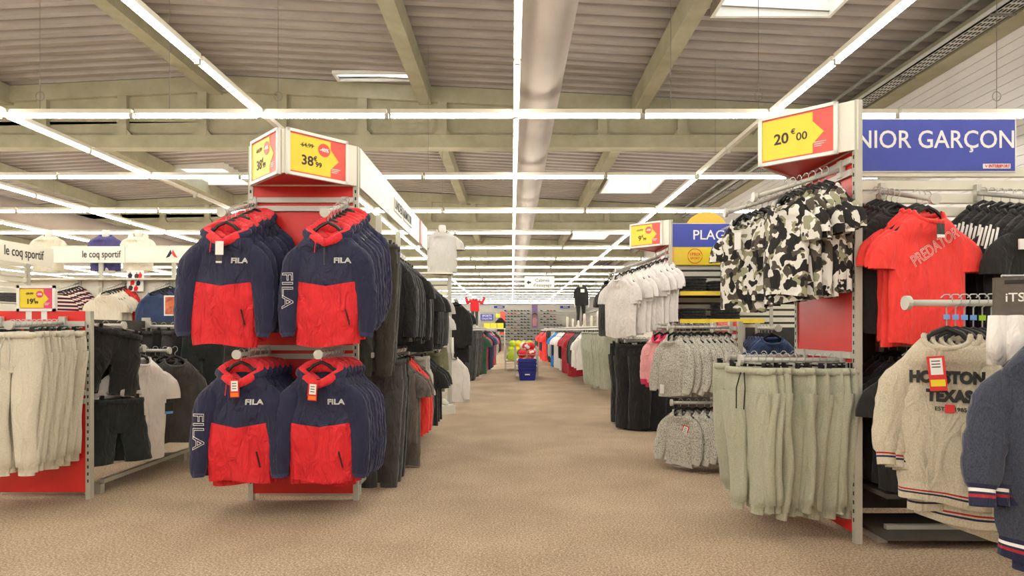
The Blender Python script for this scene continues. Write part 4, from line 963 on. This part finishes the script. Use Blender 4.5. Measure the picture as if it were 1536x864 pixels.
# ------------------------------------------------------------------ rails further down the aisle
def rail(label, a, b, z, top_board=True, sg=1, deep=.5):
    a, b = Vector(a), Vector(b); d = (b-a); L = d.length; t = thing('garment_rail', label, 'clothes rail', (a.x, a.y, 0), math.atan2(d.y, d.x))
    MB().tube([(0, 0, z), (L, 0, z)], .016, 'steel_beige', 8).build('bar', t)
    k = max(2, int(L/3)+1)
    for i in range(k):
        x = .06+(L-.12)*i/(k-1); MB().box((x-.025, sg*.31-.02, 0), (x+.025, sg*.31+.02, z+.06), 'post_beige').build('post', t); MB().box((x-.03, min(sg*.1, sg*.6), 0), (x+.03, max(sg*.1, sg*.6), .06), 'post_beige').build('foot', t); MB().bar((x, 0, z), (x, sg*.3, z), .025, .035, 'steel_beige').build('bracket', t)
    if top_board: MB().box((0, min(sg*.12, sg*deep), z+.05), (L, max(sg*.12, sg*deep), z+.075), 'board_cream').build('top_shelf', t)
    return t
def line(items, a, b, z, rz, where, group):
    n = len(items); cnt = {}
    for i, (k, nm) in enumerate(items):
        p = Vector(a).lerp(Vector(b), (i+.5)/n); cnt[nm] = cnt.get(nm, 0)+1
        c = cnt[nm]; many = sum(1 for q in items if q[1] == nm) > 1
        spawn(k, (p.x, p.y, z+.018), rz+R(random.uniform(-8, 8)), ((ORD[c-1] if c < 21 else str(c)+"th")+' ' if many else '')+nm+' '+where, group, random.uniform(.94, 1.04))
rail('long clothes rail along the left of the aisle beyond the jacket rack', (-.98, 11.2), (-.68, 20.0), 1.22)
L_ = [('long_black', 'black trousers')]*9+[('long_charcoal', 'charcoal trousers')]*6+[('long_olive', 'dark olive trousers')]*4+[('s_green', 'green top')]+[('s_dark_red', 'dark red top')]*3+[('long_green', 'black green trousers')]*3+[('s_navy', 'navy top')]*4+[('s_blue_dark', 'dark blue top')]*3+[('t_blue_bright', 'bright blue top')]+[('s_red_tee', 'bright red top')]*2+[('s_black', 'black top')]*2+[('s_white', 'white top')]*2
line([(k.replace('s_', 'long_tee_') if k.startswith('s_') and k != 's_white' else k, n_) for i, (k, n_) in enumerate(L_) for _ in range(2 if i % 2 else 1)], (-.98, 11.3), (-.69, 19.9), 1.22, R(10), 'on the long rail left of the aisle', 'clothes on the long left rail')
rail('short clothes rail across the left of the aisle', (-1.6, 22.5), (-.52, 22.5), 1.22)
line([('long_black', 'black trousers'), ('s_black', 'black top'), ('s_navy', 'navy top'), ('s_black', 'black top'), ('s_green', 'green top'), ('s_black', 'black top'), ('s_maroon', 'maroon top')], (-1.5, 22.5), (-.6, 22.5), 1.22, R(0), 'on the short cross rail left of the aisle', 'clothes on the short left rail')
spawn('long_tee_black', (-.92, 10.55, 1.72), R(15), 'long black coat hanging high beside the louvred stand'); spawn('s_black', (-.92, 10.4, 1.73), R(10), 'black jacket hanging high beside the louvred stand')
spawn('s_white', (-.96, 10.3, .86), R(10), 'white knit top hanging low beside the louvred stand'); 
t = thing('coat_rail', 'short clothes rail beside the louvred stand with black coat and white knit', 'clothes rail', (-.92, 10.2, 0))
MB().tube([(0, 0, 1.70), (0, .7, 1.70)], .016, 'steel_beige', 8).build('bar', t); MB().tube([(-.04, 0, .842), (-.04, .7, .842)], .016, 'steel_beige', 8).build('bar', t)
for y in (.66,): MB().box((-.06, y, 0), (.0, y+.04, 1.72), 'post_beige').build('post', t); MB().box((-.25, y-.1, 0), (.2, y+.14, .05), 'post_beige').build('foot', t)
rail('long clothes rail along the right of the aisle beyond the black trousers', (1.62, 10.0), (1.16, 25.5), 1.22, sg=-1, deep=.95)
Rr = [('long_sage', 'sage trousers')]*8+[('t_white', 'white tee'), ('s_white', 'white top'), ('s_black', 'black top'), ('s_charcoal', 'charcoal top'), ('s_black', 'black top')]+[('long_tee_dark_red', 'dark red top')]*5+[('s_black', 'black top')]+[('long_tee_white', 'white long tee')]*5+[('s_black', 'black top'), ('long_tee_blue_bright', 'bright blue long tee'), ('long_tee_blue_bright', 'bright blue long tee'), ('s_grey_light', 'pale grey top'), ('long_sage', 'sage trousers')]+[('long_black', 'black trousers')]*5+[('long_tee_red_tee', 'bright red top')]*4+[('s_navy', 'navy top')]*2+[('long_tee_red_tee', 'bright red top')]*4+[('s_green', 'green top')]+[('s_black', 'black top')]*2
Rr = [x for i, x in enumerate(Rr) for _ in range(2 if i % 2 else 1)]
line(Rr, (1.60, 10.15), (1.17, 25.3), 1.22, R(-22), 'on the long rail right of the aisle', 'clothes on the long right rail')
for i, (x, y, lb) in enumerate(((1.75, 13.0, 'nearest'), (1.7, 15.0, 'second'), (1.6, 18.5, 'farthest'))):
    for q in range(3):
        tag(MB().tube([(x+q*.16, y, 1.30), (x+q*.16, y, 1.56-.05*q), (x+q*.16, y, 1.6-.05*q)], [.035, .035, .018], 'carton', 10).build('display_bottle', None, True), f'{["first","second","third"][q]} pale bottle in the {lb} trio on the right rail', 'bottle', 'pale bottles on the right rail')
t = thing('department_sign', 'small blue sign half hidden behind the black tee on the right', 'sign', (2.35, 14.2, 1.96)); MB().box((-.3, -.01, -.13), (.3, .01, .13), 'sign_blue').build('sign_face', t); text('HOMME', .13, 'ink_white', t, (0, -.013, 0), bold=.002); MB().box((-.02, .01, -1.96), (.02, .04, .1), 'post_beige').build('post', t)
def mannequin(label, loc, rz, topk, legm, footm='mannequin_white', arms_up=False, head=False, sc=1., legz=.85):
    t = thing('mannequin', label, 'mannequin', loc, rz); t.scale = (sc,)*3
    mb = MB()
    for s_ in (-1, 1): mb.tube([(s_*.09, 0, legz+.06), (s_*.095, 0, legz-.05), (s_*.1, -.01, legz*.53), (s_*.105, .01, legz*.3), (s_*.11, .0, .09)], [(.085, .09), (.088, .092), (.055, .06), (.055, .06), (.036, .04)], legm, 10)
    mb.build('trousers', t, True)
    for s_ in (-1, 1): MB().tube([(s_*.11, .06, .045), (s_*.115, -.05, .05), (s_*.12, -.15, .03)], [(.036, .04), (.042, .045), (.03, .025)], footm, 8).build('foot', t, True)
    _, _, parts = P[topk]
    zb = legz+.63
    for nm, me, subs in parts:
        if nm in ('hanger', 'price_tag') or (nm == 'sleeve' and arms_up): continue
        obj(nm, me, t, (0, 0, zb))
    MB().tube([(0, 0, zb-.16), (0, 0, zb+.02)], [.055, .048], 'mannequin_white', 10).build('neck', t, True)
    if arms_up:
        for s_ in (-1, 1): MB().tube([(s_*.19, 0, zb-.18), (s_*.36, -.05, zb-.3), (s_*.46, -.12, zb-.02)], [(.095, .09), (.085, .08), (.065, .06)], arms_up, 8).build('sleeve', t, True)
    else:
        for s_ in (-1, 1): MB().tube([(s_*.26, -.03, zb-.5), (s_*.26, -.05, zb-.72), (s_*.255, -.06, zb-.8)], [(.032, .03), (.026, .028), (.016, .028)], footm, 8).build('hand', t, True)
    if head: MB().ball((0, 0, zb+.12), .1, 'mannequin_white', 12, (.85, 1, 1.2)).build('head', t, True)
    return t
top('man_black', 'x', 'x', 'black', .44, .66, z0=-.08, drop=.09, D=.11, long=True, seed=2., collar='black', hang=False, lo=True, r0=(.08, .07), extra=(('chest_print', MB().box((-.07, -.135, -.3), (.07, -.12, -.19), 'ink_white').mesh('chest_print')),))
top('man_red', 'x', 'x', 'red', .44, .62, z0=-.08, drop=.09, D=.12, long=True, seed=2., collar='black', hang=False, lo=True)
top('man_grey', 'x', 'x', 'heather_white', .44, .64, z0=-.08, drop=.09, D=.11, long=False, seed=2., collar='heather_white', hang=False, lo=True, r0=(.085, .075), slen=.22, prints=(('UA', .14, 'ink_black', 0, -.3, 0, dict(bold=.004)),))
mannequin('black-clad headless mannequin standing on the right rail', (2.0, 18.6, 1.295), R(20), 'man_black', 'black', 'mannequin_white', sc=.86)
MB().ball((.16, .13, 1.2), .2, 'black', 12, (.8, .6, 1.3)).build('backpack', bpy.data.objects['mannequin'], True)
mannequin('mannequin in a red jacket with raised arms on the left rail', (-1.12, 19.2, 1.295), R(15), 'man_red', 'charcoal', 'mannequin_white', arms_up='red', sc=.62)
m3 = mannequin('white mannequin in a grey tee and olive shorts by the louvred stand', (-1.12, 9.3, .12), R(35), 'man_grey', 'mannequin_white', sc=1.0)
MB().tube([(-.09, 0, .9), (-.1, 0, .5)], [(.1, .1), (.12, .12)], 'olive', 12, False).build('shorts_leg', m3, True); MB().tube([(.09, 0, .9), (.1, 0, .5)], [(.1, .1), (.12, .12)], 'olive', 12, False).build('shorts_leg', m3, True)
MB().box((-.22, -.22, -.12), (.22, .22, 0.005), 'board_white').build('plinth', m3)

# ------------------------------------------------------------------ middle of the aisle: baskets and ball bins
def basket_mesh(w=.44, d=.32, h=.26):
    mb = MB(); m_ = mb.m('plastic_blue'); a = .82; t_ = .012
    def ring(sw, sd, z):
        k = len(mb.v); mb.v += [(-sw, -sd, z), (sw, -sd, z), (sw, sd, z), (-sw, sd, z)]; return k
    rs = [ring(w/2*a, d/2*a, 0), ring(w/2*.96, d/2*.96, h*.78), ring(w/2, d/2, h*.78), ring(w/2*1.02, d/2*1.02, h), ring(w/2*1.02-t_, d/2*1.02-t_, h), ring(w/2*a-t_, d/2*a-t_, t_)]
    for p_, q_ in zip(rs, rs[1:]):
        for j in range(4): mb.face((p_+j, p_+(j+1) % 4, q_+(j+1) % 4, q_+j), m_)
    mb.face([rs[0]+j for j in (3, 2, 1, 0)], m_); mb.face([rs[-1]+j for j in range(4)], m_)
    return mb.mesh('basket_body')
bme = basket_mesh(); hme = MB().tube([(-.2, -.168, .25), (-.19, -.18, .2), (.19, -.18, .2), (.2, -.168, .25)], .008, 'plastic_black', 6).mesh('handle')
for i in range(4):
    t = thing('shopping_basket', 'blue plastic shopping basket, '+['bottom', 'second', 'third', 'topmost'][i]+' of the stack in the aisle', 'basket', (.37, 15.55, .085*i), 0, 'stacked blue baskets')
    obj('basket_body', bme, t); obj('handle', hme, t)
    if i == 0: MB().box((-.06, -.158, .13), (.06, -.15, .16), 'ink_white').build('label_plate', t)
def wire_bin(label, loc, w, d, h):
    t = thing('wire_bin', label, 'bin', loc)
    for sx in (-1, 1):
        for sy in (-1, 1): MB().box((sx*w/2-.02, sy*d/2-.02, 0), (sx*w/2+.02, sy*d/2+.02, h), 'post_beige').build('post', t)
        for z in (.15, .3, .45, .6): MB().bar((sx*w/2, -d/2, z), (sx*w/2, d/2, z), .012, .012, 'steel_beige').build('wire', t); MB().bar((-w/2, sx*d/2, z), (w/2, sx*d/2, z), .012, .012, 'steel_beige').build('wire', t)
    MB().box((-w/2, -d/2, .28), (w/2, d/2, .3), 'steel_beige').build('floor_panel', t)
wire_bin('wire bin of red and white balls behind the blue baskets', (.36, 16.4, 0), .56, .9, .8)
ballm = {m_: MB().ball((0, 0, 0), .11, m_, 14).mesh('ball', True) for m_ in ('ball_print', 'red', 'white', 'lime', 'sign_yellow', 'navy')}
kk = 0
for lay, (zz, pts) in enumerate(((.42, [(-.16, -.3), (.05, -.3), (.17, -.08), (-.12, -.05), (.1, .2), (-.13, .25)]), (.62, [(-.1, -.25), (.13, -.22), (-.03, .02), (.15, .1), (-.12, .25)]), (.8, [(0, -.15), (-.05, .12), (.12, .0)]))):
    for i, (x, y) in enumerate(pts):
        m_ = ['ball_print', 'red', 'ball_print', 'white', 'red', 'navy'][(i+lay) % 6]
        tag(obj('ball', ballm[m_], None, (.36+x, 16.4+y, zz)), f'{ORD[kk]} ball counting up from the bottom of the wire bin', 'ball', 'balls in the wire bin'); kk += 1
wire_bin('wire bin of yellow balls farther down the aisle', (.2, 19.6, 0), .8, 1.2, .75)
kk = 0
for lay, zz in enumerate((.42, .62, .80)):
    for i in range(8-2*lay):
        x = -.26+.17*(i % 4)+.04*lay; y = -.4+.3*(i//4)+.1*lay
        tag(obj('ball', ballm[['lime', 'sign_yellow', 'lime'][i % 3]], None, (.2+x, 19.6+y, zz)), f'{ORD[kk]} yellow ball counting up from the bottom of the farther bin', 'ball', 'yellow balls'); kk += 1
tag(MB().prism([(-.3, .25), (-.33, -.02), (.33, -.02), (.3, .25)], -.02, .02, 'lime').build('yellow_net', None, loc=(.2, 18.95, .35)), 'yellow netting hanging on the front of the farther bin', 'net')
for i in range(12):
    tag(MB().box((0, 0, 0), (.3, .2, .115), 'red' if (i+i//4) % 2 else 'white').build('shoe_box', None, loc=(1.05+.31*(i % 4), 31, .0+.12*(i//4))), f'{ORD[i]} shoe box counting up the red and white stack before the far wall', 'box', 'shoe boxes before the far wall')

# hanging sign
t = thing('hanging_sign', 'white hanging sign reading Cabines d\'essayage with a left arrow', 'sign', (.92, 21.5, 2.82))
MB().box((-.5, -.01, -.205), (.5, .01, .205), 'sign_frame').build('board', t)
MB().prism([(-.43, 0), (-.35, -.08), (-.35, -.03), (-.28, -.03), (-.28, .03), (-.35, .03), (-.35, .08)], -.014, -.01, 'ink_black').build('arrow', t)
text('Cabines', .15, 'ink_black', t, (.1, -.013, .07), bold=.001); text("d'essayage", .15, 'ink_black', t, (.1, -.013, -.09), bold=.001)
for s_ in (-1, 1): MB().tube([(s_*.4, 0, .2), (s_*.4, 0, 2.9)], .004, 'cable_grey', 4).build('wire', t)

# ------------------------------------------------------------------ far wall of shoes
def shoe_mesh(m_, sole):
    mb = MB(); pr = [(-.14, .02), (.14, .02), (.145, .05), (.08, .085), (.02, .11), (-.06, .15), (-.13, .145), (-.145, .09)]
    mb.prism([(x, z) for x, z in pr], -.05, .05, m_); mb.prism([(-.15, 0), (.15, 0), (.15, .025), (-.15, .025)], -.055, .055, sole)
    return mb.mesh('shoe')
shoes = [(shoe_mesh(a, b_), n_) for a, b_, n_ in (('ink_black', 'ink_white', 'black'), ('charcoal', 'ink_white', 'grey'), ('navy', 'ink_white', 'navy'), ('white', 'brown_grey', 'white'), ('red', 'ink_white', 'red'), ('brown_grey', 'ink_white', 'brown'))]
random.seed(11)
t = thing('shoe_wall', 'white shelved wall of shoes closing the far end of the hall', 'display wall', (0, 60.6, 0))
MB().box((-4.6, .2, 0), (6.2, .25, 3.6), 'board_white').build('back_panel', t)
ZS = [.3+.27*i for i in range(11)]
for z in ZS: MB().box((-4.6, -.1, z-.03), (6.2, .2, z), 'board_white').build('shelf', t)
for r_, z in enumerate(ZS):
    for c_ in range(22):
        x = -.9+.31*c_
        if 1.7 < x < 2.6 and z > 1.2: continue
        if 4.3 < x < 5.7 and z > 1.9: continue
        me, cn = random.choice(shoes[:4] if random.random() < .8 else shoes)
        tag(obj('shoe', me, None, (x, 60.52, z)), f'{cn} shoe, {ORD[c_] if c_ < 20 else str(c_+1)+"th"} along the {ORD[r_]} shelf up of the far wall', 'shoe', 'shoes on the far wall')
t = thing('poster', 'tall purple poster of a person among the far shoes', 'poster', (2.15, 60.48, 2.55)); MB().box((-.27, -.02, -1.1), (.27, .02, 1.1), 'poster_purple').build('sheet', t)
MB().prism([(-.2, -.9), (.2, -.9), (.22, -.3), (.1, -.1), (-.1, -.1), (-.22, -.3)], -.03, -.02, 'pink').build('printed_top', t); MB().disc((0, .05), .17, -.03, -.02, 'skin_tone').build('printed_face', t); MB().disc((0, .14), .2, -.026, -.02, 'hair_dark').build('printed_hair', t)
for x, lb, ww in ((-1.2, 'blue sign band above the far shoes, left of the purple poster', 1.0), (5.0, 'blue sign band above the far shoes, right of the purple poster', .9)):
    t = thing('wall_sign', lb, 'sign', (x, 60.4, 3.44)); MB().box((-ww/2, -.02, -.11), (ww/2, .02, .11), 'sign_blue').build('sign_face', t); MB().box((-ww*.2, -.03, -.04), (ww*.3, -.02, .04), 'ink_white').build('sign_print', t)
t = thing('poster', 'red poster standing at the end of the left rails', 'poster', (-.52, 34, 0)); MB().box((-.13, -.02, 1.0), (.16, .02, 2.2), 'sign_red').build('sheet', t); MB().box((-.32, -.022, 1.9), (-.1, .02, 2.1), 'sign_yellow').build('yellow_panel', t); MB().box((-.3, .0, 0), (-.24, .04, 2.2), 'post_beige').build('post', t); MB().box((.1, .0, 0), (.16, .04, 1.0), 'post_beige').build('post', t)
spawn('s_black', (-.62, 33.9, 1.95), 0, 'black top hanging before the red poster')
for x, y, z, w_, h_, tx, lb in ((-1.18, 30., 1.83, .6, .3, ('SPORTS', 'COLLECTIFS'), 'small blue sign with white lettering beyond the left rails'), (-2.0, 28, 1.95, .28, .26, None, 'tiny plain blue sign beyond the red-jacketed mannequin'), (-2.3, 27, 2.15, .3, .22, None, 'tiny blue sign highest beyond the left rails')):
    t = thing('department_sign', lb, 'sign', (x, y, z)); MB().box((-w_/2, -.01, -h_/2), (w_/2, .01, h_/2), 'sign_blue').build('sign_face', t); MB().box((-w_/2-.04, .01, -z), (-w_/2, .04, h_/2), 'post_beige').build('post', t)
    if tx: text(tx[0], .13, 'ink_white', t, (0, -.013, .06), bold=.001); text(tx[1], .11, 'ink_white', t, (0, -.013, -.07), bold=.001, squeeze=.8)
for i in range(3): tag(MB().box((-.13, -.1, 0), (.13, .1, .22), 'sign_yellow').build('carton', None, loc=(-1.05+.28*i, 27, 1.3)), ['first', 'second', 'third'][i]+' yellow carton on the table beyond the left rails', 'box', 'yellow cartons')
t = thing('display_table', 'pale table carrying three yellow cartons beyond the left rails', 'table', (-.77, 27, 0)); MB().box((-.5, -.25, 1.27), (.5, .25, 1.3), 'board_cream').build('table_top', t)
for x in (-.46, .46):
    for y in (-.2, .2): MB().box((x-.02, y-.02, 0), (x+.02, y+.02, 1.27), 'post_beige').build('leg', t)
# shoe shelves on the clad wall
t = thing('shoe_shelves', 'white shoe shelves along the clad wall behind the black mannequin', 'shelves', (6.3, 36, 0))
MB().box((.25, -6, .0), (.3, 18, 2.9), 'board_white').build('back_panel', t)
for z in (1.3, 1.65, 2.0, 2.35, 2.7): MB().box((-.05, -6, z-.03), (.25, 18, z), 'board_white').build('shelf', t)
for r_, z in enumerate((1.65, 2.0, 2.35, 2.7)):
    for c_ in range(14):
        me, cn = random.choice(shoes)
        tag(obj('shoe', me, None, (6.38, 31+c_*1.1, z), R(90)), f'{cn} shoe, {ORD[c_]} along the {ORD[r_]} shelf up on the clad wall', 'shoe', 'shoes on the clad wall')
